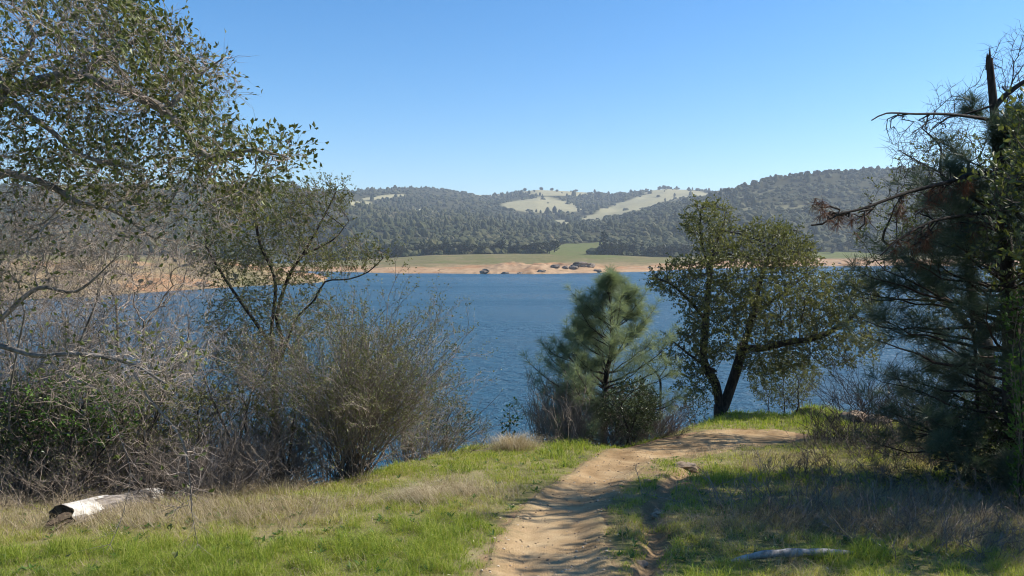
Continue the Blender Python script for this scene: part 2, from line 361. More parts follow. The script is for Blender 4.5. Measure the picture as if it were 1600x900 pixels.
st_ = N("ShaderNodeMapRange"); st_.inputs[1].default_value = .35; st_.inputs[2].default_value = .65; st_.inputs[3].default_value = .55; st_.inputs[4].default_value = 1.; L(n3.outputs[0], st_.inputs[0]); L(st_.outputs[0], b1.inputs["Strength"])
L(b2.outputs[0], b.inputs["Normal"]); L(b.outputs[0], o.inputs[0]); M['water'] = m
lake = mk('lake', [(np.array([[-4000, 14, 0], [4000, 14, 0], [4000, 4300, 0], [-4000, 4300, 0.]]), np.array([[0, 1, 2, 3]]))], m)
tag(lake, 'blue rippled lake below the hillside', 'water', kind='structure')

# ------------------------------------------------------------ far shore and hills (one heightfield from the lake bed up)
def col(tab, X): a = np.array(tab, float); return np.interp(X, a[:, 0], a[:, 1])
shore_t = [(-900, 421), (200, 417), (440, 424), (560, 425), (620, 427), (830, 428), (940, 426), (1010, 424), (1090, 420), (1280, 416), (1400, 415), (1600, 416), (2500, 420)]
foot_t = [(-900, 400), (300, 400), (440, 411), (590, 404), (680, 398), (760, 397), (860, 396), (940, 398), (1020, 401), (1090, 402), (1280, 400), (1600, 400), (2500, 400)]
mid_t = [(-900, 300), (0, 292), (200, 290), (300, 288), (400, 290), (450, 294), (520, 305), (560, 320), (620, 333), (680, 336), (740, 338), (800, 346), (850, 350), (900, 348), (960, 339), (1040, 326), (1110, 305), (1150, 294), (1200, 281), (1250, 273), (1300, 269), (1400, 266), (1600, 271), (2000, 285), (2500, 290)]
back_t = [(-900, 320), (300, 312), (500, 308), (560, 304), (640, 299), (700, 300), (760, 308), (800, 303), (840, 298), (900, 302), (960, 307), (1000, 303), (1040, 298), (1090, 301), (1120, 307), (1200, 315), (2500, 320)]
def shoreD(X): a, z = dirs(CX, col(shore_t, X)); return -EYE[2] / z
def far_h(x, y):
    X, _ = project(np.stack([x, y, np.full_like(x, 30.)], -1))
    ds = shoreD(X) + 26 * (fbm(x * .02, y * 0 + 3, 51) - .5) + 8 * (fbm(x * .08, y * 0 + 3, 52) - .5)
    zf = zpix(col(foot_t, X), 780.); zm = zpix(col(mid_t, X), 1500.); zb = zpix(col(back_t, X), 2700.)
    d1 = np.maximum(ds + 160, 760.)
    z = np.where(y < d1, zf * smooth(-.25, 1.05, (y - ds) / (d1 - ds)) * .8 + zf * .2 * np.clip((y - ds) / (d1 - ds), -1, 1), 0)
    z = np.where(y < ds, -.03 * (ds - y) - .1, np.maximum(z, .05 + .02 * np.clip(y - ds, 0, 20)))
    t2 = np.clip((y - d1) / (1500 - d1), 0, 1); z2 = zf + (zm - zf) * (t2 ** 1.25)
    z2 = z2 + (zm - zf) * .16 * (fbm(x * .0035, y * .0035, 53, 4) - .5) * np.sin(np.pi * t2) * 2
    t3 = np.clip((y - 1500) / 1200, 0, 1); z3 = zm + (zb - zm) * smooth(0, 1, t3) + 26 * (fbm(x * .003, y * .003, 54, 4) - .5) * np.sin(np.pi * t3) * 2
    z3 = np.where(zb < zm, np.minimum(z3, zm - 5), z3)
    t4 = np.clip((y - 2700) / 1500, 0, 1); z4 = zb - 90 * t4
    z = np.where(y < d1, z, np.where(y < 1500, z2, np.where(y < 2700, z3, z4)))
    z = z + np.where(y > ds, 1, 0) * (np.clip((y - ds) / 60, 0, 1) * .9 * (fbm(x * .03, y * .03, 55) - .5) + smooth(0, 12, y - ds) * (1 - smooth(60, 110, y - ds)) * 2.2 * np.abs(fbm(x * .035, y * .05, 50, 5) - .5) * 2)
    # rocky lumps along the waterline in the middle of the shore
    lump = smooth(735, 800, X + 14 * (fbm(x * .05, y * .05, 48) - .5)) * (1 - smooth(895, 965, X)) * smooth(2, 25, y - ds) * (1 - smooth(40, 95, y - ds)); z = z + lump * (1.6 + 5.0 * np.abs(fbm(x * .05, y * .04, 56, 5) - .45) * 2 + 2.4 * (fbm(x * .16, y * .16, 49) - .5))
    # inlet between the headland and the hills on the left
    inl = (1 - smooth(505, 560, X)) * smooth(760, 800, y) * (1 - smooth(1150, 1260, y)) * smooth(220, 480, X); z = z * (1 - inl) - 3 * inl
    # headland, low and sandy, tapering to a spit on the right
    ds2 = EYE[2] / -dirs(CX, np.interp(X, [-900, 0, 100, 300, 400, 500, 560], [474, 470, 466, 453, 447, 442.5, 440]))[1] + 7 * (fbm(x * .06, y * 0, 57) - .5)
    top = np.interp(X, [-900, 100, 200, 300, 400, 450, 500, 530], [13, 11, 10.2, 9.4, 6, 3.0, .9, -1.5])
    w = np.interp(X, [-900, 300, 420, 530], [90, 70, 45, 18])
    tt = (y - ds2) / w
    h2 = top * smooth(-.02, 1.0, tt) * (1 - smooth(2.4, 3.4, tt)) * (.82 + .36 * fbm(x * .045, y * .045, 58)) - 2 * (tt < 0) - .05
    h2 = h2 + np.where((tt > 0) & (h2 > 0), (2.6 * (np.abs(fbm(x * .09, y * .05, 60, 5) - .5) - .12) * 2 + 1.1 * (fbm(x * .16, y * .16, 59) - .5)) * smooth(0, .2, tt), 0)
    return np.where(h2 > -.04, np.maximum(z, h2), z)
u = np.concatenate([np.linspace(-1.6, -.72, 120, endpoint=False), np.linspace(-.72, .72, 700), np.linspace(.72, 1.6, 121)[1:]])
yy = np.unique(np.concatenate([np.arange(195, 420, 1.6), np.arange(420, 720, 2.2), np.geomspace(720, 4200, 430)]))
fx = u[None] * yy[:, None]; fy = np.broadcast_to(yy[:, None], fx.shape).copy(); fz = far_h(fx, fy)
FX, FY = project(np.stack([fx, fy, fz], -1))
def ell(X, Y, cx, cy, rx, ry, ang=0):
    c, s_ = math.cos(ang), math.sin(ang); dx = X - cx; dy = Y - cy
    return np.sqrt(((dx * c + dy * s_) / rx) ** 2 + ((-dx * s_ + dy * c) / ry) ** 2)
def meadow_mask(X, Y, y, x):
    """open grass on the hills: 1 = grass, 0 = wood"""
    e = np.full(np.shape(X), 9.)
    for a in [(848, 323, 58, 14, .05), (1005, 317, 105, 11, -.29), (1060, 301, 52, 7, .05), (868, 300, 66, 6, 0), (600, 308, 34, 3, -.1), (765, 304, 24, 2.5, 0), (880, 348, 16, 5, .2), (1130, 300, 30, 3, 0), (1240, 325, 55, 5, 0), (930, 340, 26, 4, -.2), (560, 318, 22, 4, 0), (660, 330, 30, 4, .1), (1150, 330, 30, 5, -.2), (1310, 300, 40, 5, .1), (1190, 300, 40, 4, -.3)]:
        w = 1.0 if a[4] != .1 else 1.25
        e = np.minimum(e, ell(X, Y, *a) * w)
    return (1 - .62 * smooth(1105, 1130, X)) * (1 - smooth(.75, 1.15, e + .8 * (fbm(x * .010, y * .010, 61, 5) - .5)))
mead = np.where(fy > 900, meadow_mask(FX, FY, fy, fx), 0)
flat = (fy < 800)
# attribute: 0..1 sand->soil->pasture on the shore, 2 = wooded floor, 3 = open hill grass
dsA = shoreD(FX)
hl = smooth(9.5, 13, fz) * (fy < 480)
shore_v = np.where(fy < 480, .48 + .3 * hl + 1.0 * (fbm(fx * .045, fy * .045, 62, 5) - .5), smooth(28, 105, fy - dsA + 50 * (fbm(fx * .03, fy * .03, 63) - .5)) * .72 + .28 * smooth(95, 210, fy - dsA) * smooth(830, 930, FX + 30 * (fbm(fx * .02, fy * .02, 64) - .5)) * (1 - smooth(930, 1000, FX)))
wood_v = np.where(fy > np.maximum(dsA + 165, 760) + 15 * (fbm(fx * .02, fy * .02, 65) - .5), 2 + mead, shore_v)
green_t = (1 - smooth(.8, 1.1, ell(FX, FY, 905, 388, 52, 11, -.12))) * (fy < 1000); wood_v = np.where(green_t > .5, 1.0, wood_v)
green_r = (1 - smooth(.8, 1.1, ell(FX, FY, 1310, 398, 60, 5, 0))) * (fy < 1000); wood_v = np.where(green_r > .5, 1.0, wood_v)
wood_v = np.where((fy > 1180) & (fy < 1400) & (FX < 540) & (fz < 9), .1, wood_v)
m, t, o, N = mat('far_ground'); L = t.links.new
tc = N("ShaderNodeTexCoord"); at = N("ShaderNodeAttribute", attribute_name="var")
n1 = N("ShaderNodeTexNoise", i_Scale=.035, i_Detail=7., i_Roughness=.68); n2 = N("ShaderNodeTexNoise", i_Scale=.25, i_Detail=5., i_Roughness=.7)
L(tc.outputs["Object"], n1.inputs[0]); L(tc.outputs["Object"], n2.inputs[0])
dv = N("ShaderNodeMath", operation='DIVIDE'); dv.inputs[1].default_value = 3.0; L(at.outputs["Fac"], dv.inputs[0])
nz = N("ShaderNodeMapRange"); nz.inputs[1].default_value = .3; nz.inputs[2].default_value = .7; nz.inputs[3].default_value = -.085; nz.inputs[4].default_value = .085; L(n1.outputs[0], nz.inputs[0])
ad = N("ShaderNodeMath", operation='ADD'); L(dv.outputs[0], ad.inputs[0]); L(nz.outputs[0], ad.inputs[1])
r = ramp(N, [(0, (.37, .245, .145)), (.06, (.34, .19, .10)), (.12, (.27, .195, .11)), (.22, (.175, .15, .075)), (.30, (.135, .135, .055)), (.34, (.13, .145, .05)), (.40, (.11, .12, .04)), (.52, (.045, .045, .024)), (.72, (.06, .057, .03)), (.86, (.22, .20, .11)), (1, (.32, .285, .165))]); L(ad.outputs[0], r.inputs[0])
r2 = ramp(N, [(.3, (.38, .36, .34)), (.5, (.95, .95, .95)), (.6, (1.1, 1.1, 1.1))]); L(n2.outputs[0], r2.inputs[0])
mx = N("ShaderNodeMix", data_type='RGBA', blend_type='MULTIPLY'); mx.inputs[0].default_value = .6; L(r.outputs[0], mx.inputs[6]); L(r2.outputs[0], mx.inputs[7])
b = N("ShaderNodeBsdfPrincipled", i_Roughness=1.); b.inputs["Specular IOR Level"].default_value = 0.; L(mx.outputs[2], b.inputs["Base Color"]); L(b.outputs[0], o.inputs[0]); M['far'] = m
ny2, nx2 = fx.shape; i3 = np.arange(nx2 * ny2).reshape(ny2, nx2); q3 = np.stack([i3[:-1, :-1], i3[:-1, 1:], i3[1:, 1:], i3[1:, :-1]], -1).reshape(-1, 4)
hills = mk('hills', [(np.stack([fx, fy, fz], -1).reshape(-1, 3), q3, wood_v.ravel())], m, smooth_shade=True)
tag(hills, 'far shore and wooded hills beyond the lake', 'hills', kind='structure')

# air between here and the hills
def boxmesh(a, b):
    v = np.array([[x, y, z] for z in (a[2], b[2]) for y in (a[1], b[1]) for x in (a[0], b[0])], float)
    return v, np.array([[0, 2, 3, 1], [4, 5, 7, 6], [0, 1, 5, 4], [2, 6, 7, 3], [0, 4, 6, 2], [1, 3, 7, 5]])
m, t, o, N = mat('air_haze'); pv = N("ShaderNodeVolumePrincipled"); pv.inputs["Color"].default_value = (.78, .88, 1, 1); pv.inputs["Density"].default_value = 0.00015; pv.inputs["Anisotropy"].default_value = .2
t.links.new(pv.outputs[0], o.inputs["Volume"])
hz = mk('haze', [boxmesh((-7000, -60, -330), (7000, 4400, 330))], m); tag(hz, 'thin blue haze in the air over the lake', 'haze', kind='stuff')

# ------------------------------------------------------------ far wood: one mass of small crowns over the hills
def ico(sub):
    import bmesh
    bm = bmesh.new(); bmesh.ops.create_icosphere(bm, subdivisions=sub, radius=1.0)
    v = np.array([x.co[:] for x in bm.verts]); f = np.array([[y.index for y in x.verts] for x in bm.faces]); bm.free(); return v, f
def crown_proto(seed, conifer=False):
    v, f = ico(2); r = np.random.default_rng(seed)
    n = vnoise(v[:, 0] * 2.3 + 9 * seed, v[:, 1] * 2.3 + v[:, 2] * 3.1, seed)
    v = v * (.62 + .75 * n)[:, None]
    if conifer: v = v * np.array([.62, .62, 1.5]) * (1 - .45 * np.clip(v[:, 2:3], -.5, 1))
    else: v[:, 2] = np.where(v[:, 2] < -.25, -.25 + .3 * (v[:, 2] + .25), v[:, 2]) * .85
    v[:, 2] -= v[:, 2].min() * .55
    return v, f
M['far_leaf'] = leaf_mat('far_foliage', [(0, (.018, .024, .010)), (.35, (.042, .048, .018)), (.65, (.078, .074, .032)), (.85, (.12, .10, .055)), (1, (.16, .14, .08))], rough=.8, trans=0, spec=.1)
protos = [crown_proto(k, k >= 4) for k in range(6)]
def on_hills(n, y0, y1, u0=-1.0, u1=1.0):
    y = np.exp(rng.uniform(math.log(y0), math.log(y1), n)); x = rng.uniform(u0, u1, n) * y; z = far_h(x, y)
    return np.stack([x, y, z], 1)
cand = on_hills(52000, 770, 2800, -.95, .95)
X, Y = project(cand); md = meadow_mask(X, Y, cand[:, 1], cand[:, 0])
dsC = shoreD(X)
keep = (rng.random(len(cand)) > md * .985) & (cand[:, 1] > np.maximum(dsC + 168, 765) + 18 * (fbm(cand[:, 0] * .02, cand[:, 1] * .02, 65) - .4)) & (cand[:, 2] > 2.5)
keep &= ~((ell(X, Y, 905, 386, 56, 13, -.12) < 1) & (cand[:, 1] < 1000)) & ~((ell(X, Y, 1310, 398, 62, 6, 0) < 1) & (cand[:, 1] < 1000))
keep &= rng.random(len(cand)) < .35 + .9 * smooth(.3, .55, fbm(cand[:, 0] * .008, cand[:, 1] * .008, 66))
cand = cand[keep]
# hidden slopes behind the ridges carry no trees the eye could find: keep those within sight or just over a crest
parts = []
for k in range(6):
    pick = np.arange(len(cand)) % 6 == k
    if k >= 4: pick &= (fbm(cand[:, 0] * .004, cand[:, 1] * .004, 67) > .42)
    c = cand[pick]; n = len(c); v, f = protos[k]
    h = rng.uniform(2.0, 4.2, n) * (1 + .9 * rng.random(n) ** 3) * np.where(c[:, 1] > 1500, 1.15, 1.0); wd = h * rng.uniform(.8, 1.25, n)
    a = rng.uniform(0, 2 * math.pi, n); ca, sa = np.cos(a), np.sin(a)
    vx = (v[None, :, 0] * ca[:, None] - v[None, :, 1] * sa[:, None]) * wd[:, None]; vy = (v[None, :, 0] * sa[:, None] + v[None, :, 1] * ca[:, None]) * wd[:, None]
    vz = v[None, :, 2] * h[:, None]
    V = np.stack([vx + c[:, None, 0], vy + c[:, None, 1], vz + c[:, None, 2] - .4], -1).reshape(-1, 3)
    tone = np.clip(.62 * rng.beta(2, 2.6, n) + .55 * (fbm(c[:, 0] * .005, c[:, 1] * .005, 68) - .25), 0, 1)
    parts.append((V, (f[None] + np.arange(n)[:, None, None] * len(v)).reshape(-1, 3), np.repeat(tone, len(v))))
wood = mk('forest', parts, M['far_leaf']); tag(wood, 'oak and pine forest covering the far hills', 'forest', kind='stuff')

# countable trees along the far meadow, sharing a few meshes
def far_tree_mesh(kind, seed):
    r = np.random.default_rng(seed); bl = []
    if kind == 'round':
        nl = 7
        for k in range(nl):
            a = k * 2.4 + r.uniform(-.4, .4); rr = r.uniform(.1, .75); bl.append((rr * math.cos(a) * 4.2, rr * math.sin(a) * 4.2, r.uniform(3.0, 7.2), r.uniform(1.5, 2.5)))
        bl += [(1, .5, 7.5, 1.9), (-.8, .2, 6.4, 2.4)]
    else:
        for k in range(11):
            z = 2.2 + k * 1.05; w = 2.6 * (1 - k / 12.5); a = k * 2.1; bl.append((w * .45 * math.cos(a), w * .45 * math.sin(a), z, w * .75 + .3))
    P0, D0 = [], []
    for (x, y, z, R) in bl:
        n = int(70 * R / 2); d = nrm(r.normal(size=(n, 3))); P0.append(np.array([x, y, z]) + d * (R * r.uniform(.55, 1.05, (n, 1))) * np.array([1, 1, .8])); D0.append(nrm(d + .8 * r.normal(size=(n, 3))))
    Pp = np.concatenate(P0); Dd = np.concatenate(D0)
    return Pp, Dd
def far_tree(kind, seed, loc, label, cat, group, mats, scale=1.0, sink=.2):
    o = empty('oak_tree' if kind == 'round' else 'pine_tree', loc - np.array([0, 0, sink]), label, cat, group); o.scale = (scale,) * 3; o.rotation_euler = (0, 0, rng.uniform(0, 6.28))
    Pp, Dd = far_tree_mesh(kind, seed); n = len(Pp)
    v, f = leaves(Pp, Dd, rng.uniform(.8, 1.5, n), rng.uniform(.7, 1.2, n), fold=.1)
    mk('crown', [(v, f, np.repeat(np.clip(rng.normal(.4, .2, n), 0, 1), 4))], mats, parent=o)
    H = 4.6 if kind == 'round' else 12
    tv = [tube(wander((0, 0, -.5), (.3, .2, H), 7, .25), np.linspace(.38, .16, 7), 6)]
    if kind == 'round':
        for k in range(5): a = k * 1.3; tv.append(tube(wander((0.1, 0, 2.2 + .3 * k), (2.4 * math.cos(a), 2.4 * math.sin(a), 5.4), 6, .3), np.linspace(.18, .06, 6), 5))
    mk('trunk', [join(tv)], M['bark_dark'], parent=o)
    return o
M['far_oak'] = leaf_mat('far_oak_leaf', [(0, (.022, .030, .012)), (.5, (.048, .055, .022)), (1, (.10, .10, .05))], trans=.15)
M['far_pine'] = leaf_mat('far_pine_leaf', [(0, (.022, .034, .022)), (.5, (.044, .058, .036)), (1, (.08, .095, .06))], trans=.1)
M['far_bare'] = leaf_mat('far_bare_twig', [(0, (.06, .05, .04)), (.5, (.11, .095, .075)), (1, (.17, .15, .12))], trans=.1)
prot = {}
def put_far(kind, px, base_py, d, height, label, cat, group, key=None, mt=None):
    a, z = dirs(px, base_py); x = a * d; loc = np.array([x, d, float(far_h(np.array([x]), np.array([d]))[0])])
    key = key or (kind, int(rng.integers(0, 3)))
    native = 9.4 if kind == 'round' else 13.6
    sc = height / native
    if key not in prot:
        prot[key] = far_tree(kind, 100 + hash(str(key)) % 1 + (key[1] if isinstance(key[1], int) else 7), loc, label, cat, group, mt or (M['far_oak'] if kind == 'round' else M['far_pine']), sc); return prot[key]
    c = copy_tree(prot[key]); c.location = loc - np.array([0, 0, .2]); c.scale = (sc * rng.uniform(.95, 1.25), sc * rng.uniform(.95, 1.25), sc); c.rotation_euler = (0, 0, rng.uniform(0, 6.28))
    c['label'] = label; c['category'] = cat; c['group'] = group; return c
gl = 'round oaks along the back of the far meadow'; gp_ = 'dark pines along the back of the far meadow'
for px in np.concatenate([np.arange(596, 862, 9.), np.arange(958, 1096, 9.), np.arange(1100, 1290, 13.), np.arange(1300, 1460, 14)]):
    px = px + rng.uniform(-4, 4); d = max(float(shoreD(np.array([px]))[0]) + 172, 768) + rng.uniform(0, 22)
    if rng.random() < .68: put_far('round', px, 396, d, rng.uniform(8, 12.5), 'dark round oak at the back edge of the far meadow', 'tree', gl)
    else: put_far('conifer', px, 396, d, rng.uniform(10, 16), 'dark pointed pine at the back edge of the far meadow', 'tree', gp_)
for px, d, h in ((866, 800, 12.5), (856, 790, 10)): put_far('round', px, 396, d, h, 'dark round oak at the left side of the green meadow tongue', 'tree', 'oaks left of the green meadow tongue')
put_far('conifer', 944, 396, 765, 24, 'tall dark pine right of the green meadow tongue', 'tree', None, key=('conifer', 'tall'))
for px, d, h in ((958, 768, 13), (972, 772, 11), (951, 762, 9)): put_far('round', px, 396, d, h, 'dark round oak beside the tall pine at the meadow tongue', 'tree', 'oaks beside the tall pine')
for px, dd, h in ((820, 2660, 15), (846, 2680, 15), (862, 2670, 14), (1030, 2660, 17), (1037, 2665, 19), (1044, 2660, 16), (1078, 2650, 9), (1012, 2600, 10), (1060, 2560, 9), (870, 2500, 10), (835, 2480, 9), (900, 2640, 12)):
    put_far('round', px, 300, dd, h, 'small lone oak dotted on the bare grassy hilltop', 'tree', 'lone oaks on the grassy hilltops').location.z -= 2.2
for px in np.concatenate([np.arange(1130, 1460, 11.), np.arange(560, 800, 22.), np.arange(180, 540, 15.)]):
    dd = 1490 + rng.uniform(-15, 12) if (px > 1100 or px < 540) else 2690 + rng.uniform(-20, 5)
    put_far('round', px + rng.uniform(-5, 5), 290, dd, rng.uniform(7, 13), 'small oak standing out along the far ridge skyline', 'tree', 'oaks along the ridge skylines').location.z -= rng.uniform(2.0, 4.5)

# boulders along the far waterline and on the headland
M['far_rock'] = bark_mat('far_rock', (.07, .058, .05), (.30, .23, .17), .9, bump=.5); M['rock'] = bark_mat('sandstone_rock', (.17, .12, .08), (.40, .30, .21), 7., bump=.6)
def rock_mesh(name, R, seed, mt, flat=.6, sub=3):
    v, f = ico(sub); n = vnoise(v[:, 0] * 1.6 + seed * 7, v[:, 1] * 1.6 + v[:, 2] * 2.1, seed) + .35 * vnoise(v[:, 0] * 4 + seed, v[:, 1] * 4 + v[:, 2] * 4, seed + 1)
    v = v * (.55 + .62 * n)[:, None] * np.array([1, .75, flat]) * R; return mk(name, [(v, f)], mt)
rk = [rock_mesh('boulder', 1.0, k, M['far_rock']) for k in range(3)]
spots = [(758, 424, 6), (790, 423, 3.5), (812, 425, 3), (846, 424, 4), (868, 421, 5), (884, 418, 4), (897, 420, 6), (908, 421, 7.5), (922, 422, 6), (934, 423, 4), (1015, 421, 3), (1030, 420, 3.2), (1288, 408, 3), (1312, 410, 3), (1340, 409, 3.4)]
for k, (px, py, w) in enumerate(spots):
    d = float(shoreD(np.array([px]))[0]); d = d + (w * .2 if py > 422 else 14); a, _ = dirs(px, py); x = a * d
    o = rk[k] if k < 3 else rk[k % 3].copy()
    if k >= 3: COL.objects.link(o)
    o.location = (x, d, max(0, float(far_h(np.array([x]), np.array([d]))[0])) + .2 * w * .4); s_ = w * .62; o.scale = (s_ * 1.3, s_, s_ * .75); o.rotation_euler = (0, 0, rng.uniform(0, 6))
    tag(o, 'dark boulder on the sandy far shore at the waterline', 'boulder', 'boulders along the far waterline')
hb = rock_mesh('boulder', 1.0, 9, M['far_rock'])
for k in range(26):
    px = rng.uniform(90, 470); d = rng.uniform(255, 320); x = dirs(px, 440)[0] * d; z = float(far_h(np.array([x]), np.array([d]))[0])
    if z < .4: continue
    o = hb.copy(); COL.objects.link(o); o.location = (x, d, z); s_ = rng.uniform(.8, 2.4); o.scale = (s_ * 1.3, s_, s_ * .8); o.rotation_euler = (0, 0, rng.uniform(0, 6))
    tag(o, 'weathered rock on the eroded slope of the sandy headland', 'boulder', 'rocks on the headland slope')
bpy.data.objects.remove(hb)
hs = [None]
for k in range(34):   # scrub and trees on top of the headland
    px = rng.uniform(-60, 430); d = rng.uniform(335, 400); x = dirs(px, 420)[0] * d; z = float(far_h(np.array([x]), np.array([d]))[0])
    if z < 1: continue
    o = copy_tree(prot[('round', k % 3)]) if ('round', k % 3) in prot else None
    if o is None: continue
    o.location = (x, d, z - .3); s_ = rng.uniform(.22, .55); o.scale = (s_ * 1.2, s_ * 1.2, s_); tag(o, 'dark scrubby oak on top of the sandy headland', 'tree', 'scrub oaks on the headland'); o.name = 'scrub_oak'

for k in range(60):   # small scrub dotted down the headland slope
    px = rng.uniform(-60, 470); d = rng.uniform(250, 330); x = dirs(px, 420)[0] * d; z = float(far_h(np.array([x]), np.array([d]))[0])
    if z < 1.0 or ('round', k % 3) not in prot: continue
    o = copy_tree(prot[('round', k % 3)]); o.location = (x, d, z - .3); s_ = rng.uniform(.07, .2); o.scale = (s_ * 1.5, s_ * 1.5, s_); tag(o, 'small dark bush on the eroded slope of the sandy headland', 'bush', 'bushes on the headland slope'); o.name = 'bush'

# ------------------------------------------------------------ near trees
def grow(paths, att, step, infl, kill, iters=120, jit=.12, trop=(0, 0, 0.)):
    pos, par = [], []
    for p in paths:
        p = spline(p, step)
        if pos:
            d = np.linalg.norm(np.array(pos) - p[0], axis=1); k = int(d.argmin())
        else: k = -1
        for q in p:
            pos.append(np.array(q)); par.append(k); k = len(pos) - 1
    pos = np.array(pos); par = list(par); att = np.array(att)
    bd = np.full(len(att), 1e9); bi = np.zeros(len(att), int)
    def upd(i0):
        nonlocal bd, bi
        new = pos[i0:]
        for s in range(0, len(new), 400):
            c = new[s:s + 400]; d = np.linalg.norm(att[:, None] - c[None], axis=2); i = d.argmin(1); dm = d[np.arange(len(att)), i]
            b = dm < bd; bd[b] = dm[b]; bi[b] = i[b] + i0 + s
    upd(0); last = 0
    for it in range(iters):
        live = (bd > kill)
        att, bd, bi = att[live], bd[live], bi[live]
        m_ = bd < infl
        if len(att) == 0 or not m_.any(): break
        dv = nrm(att[m_] - pos[bi[m_]]); acc = np.zeros((len(pos), 3)); np.add.at(acc, bi[m_], dv)
        src = np.unique(bi[m_])
        d = nrm(nrm(acc[src]) + rng.normal(0, jit, (len(src), 3)) + np.array(trop))
        new = pos[src] + d * step
        i0 = len(pos); pos = np.concatenate([pos, new]); par += list(src); upd(i0)
        if len(pos) > 45000: break
    return pos, np.array(par)
def skeleton(pos, par, rtip, rroot):
    n = len(pos); ch = [[] for _ in range(n)]
    for i, p in enumerate(par):
        if p >= 0: ch[p].append(i)
    tips = max(2, sum(1 for c in ch if not c)); ex = max(1.6, math.log(tips) / math.log(rroot / rtip))
    acc = np.zeros(n)
    for i in range(n - 1, -1, -1):
        if not ch[i]: acc[i] = 1
        if par[i] >= 0: acc[par[i]] += acc[i]
    rad = rtip * acc ** (1 / ex); rad = np.minimum(rad, rroot)
    chains = []; stack = [(0, -1)]
    while stack:
        i, p = stack.pop(); c = [p] if p >= 0 else []
        while True:
            c.append(i)
            if not ch[i]: break
            k = sorted(ch[i], key=lambda j: -acc[j]); stack += [(j, i) for j in k[1:]]; i = k[0]
        chains.append(c)
    return rad, chains
def wood_mesh(pos, rad, chains, lo, hi, sides=None):
    out = []
    for c in chains:
        k = c[1] if len(c) > 1 else c[0]
        if len(c) < 2 or (c[0] != 0 and not (lo <= rad[k] < hi)) or (c[0] == 0 and hi < 1e8): continue
        r = rad[c].copy(); r[0] = min(r[0], r[1]) if c[0] != 0 else r[0]
        out.append(tube(pos[c], r, sides or (8 if rad[k] > .05 else 5 if rad[k] > .012 else 3)))
    return join(out)
def ell_pts(specs, k=1.0):
    out = []
    for (px, py, d, rx, ry, rd, n) in specs:
        n = int(n * k)
        q = rdir(n) * rng.uniform(.15, 1, (n, 1)) ** (1 / 2.4); dd = d + q[:, 2] * rd
        a, z = dirs(px + q[:, 0] * rx, py + q[:, 1] * ry); out.append(np.stack([a * dd, dd, EYE[2] + z * dd], 1))
    return np.concatenate(out)
def tree(name, label, cat, paths, att, step, rtip, rroot, wood, twig, leaf, infl=None, kill=None, ntw=3, tl=(.12, .3), tr=.002, lpt=5, ls=(.03, .05), lw=.5, twthr=3.0, thick=.02, up=.15, jit=.14, group=None, lup=.2, leafprob=None):
    pos, par = grow(paths, att, step, infl or step * 9, kill or step * 2.0, jit=jit)
    root = pos[0].copy(); rad, chains = skeleton(pos, par, rtip, rroot)
    o = empty(name, root, label, cat, group)
    q = pos - root
    # knots and kinks
    tv, tf = wood_mesh(q, rad, chains, thick, 1e9); mk('trunk', [(tv, tf)], wood, parent=o, smooth_shade=True)
    bv, bf = wood_mesh(q, rad, chains, 0, thick)
    thin = np.where(rad < rtip * twthr)[0]; thin = thin[par[thin] >= 0]
    th = np.repeat(thin, ntw); th = th[rng.random(len(th)) < .85]
    d = nrm(pos[th] - pos[par[th]]); d = nrm(spread(d, 1.15) + np.array([0, 0, up])); L_ = rng.uniform(*tl, len(th))[:, None]
    p0 = q[th]; p1 = p0 + d * L_ * .5; p2 = p1 + nrm(d + rng.normal(0, .4, d.shape)) * L_ * .5
    sv, sf = twigs(p0, p1, p2, tr)
    chunks = [(bv, bf, None, 0), (sv, sf, None, 0)]
    if lpt:
        n = len(th); k = np.repeat(np.arange(n), lpt)
        pr = .5 + .9 * smooth(.35, .6, fbm(pos[th][:, 0] * 2.2, pos[th][:, 2] * 2.2 + pos[th][:, 1], 71)) if leafprob is None else leafprob(pos[th])
        k = k[rng.random(len(k)) < pr[k]]; t = rng.uniform(.25, 1, (len(k), 1))
        lp = np.where(t < .5, p0[k] + (p1[k] - p0[k]) * t * 2, p1[k] + (p2[k] - p1[k]) * (t * 2 - 1))
        ld = nrm(spread(d[k], 1.2) + np.array([0, 0, lup])); s = rng.uniform(*ls, len(k))
        lv, lf = leaves(lp, ld, s, s * lw); tone = np.clip(rng.normal(.42, .2, len(k)) + .5 * (vnoise(lp[:, 0] * 2.5, lp[:, 2] * 2.5 + lp[:, 1], 72) - .5), 0, 1)
        tone = np.where(rng.random(len(k)) < .02, .95, tone)
        chunks.append((lv, lf, np.repeat(tone, 4), 1))
    mk('crown', chunks, [twig, leaf], parent=o)
    return o
def PP(seq, d0): return [P(a[0], a[1], a[2] if len(a) > 2 else d0) for a in seq]

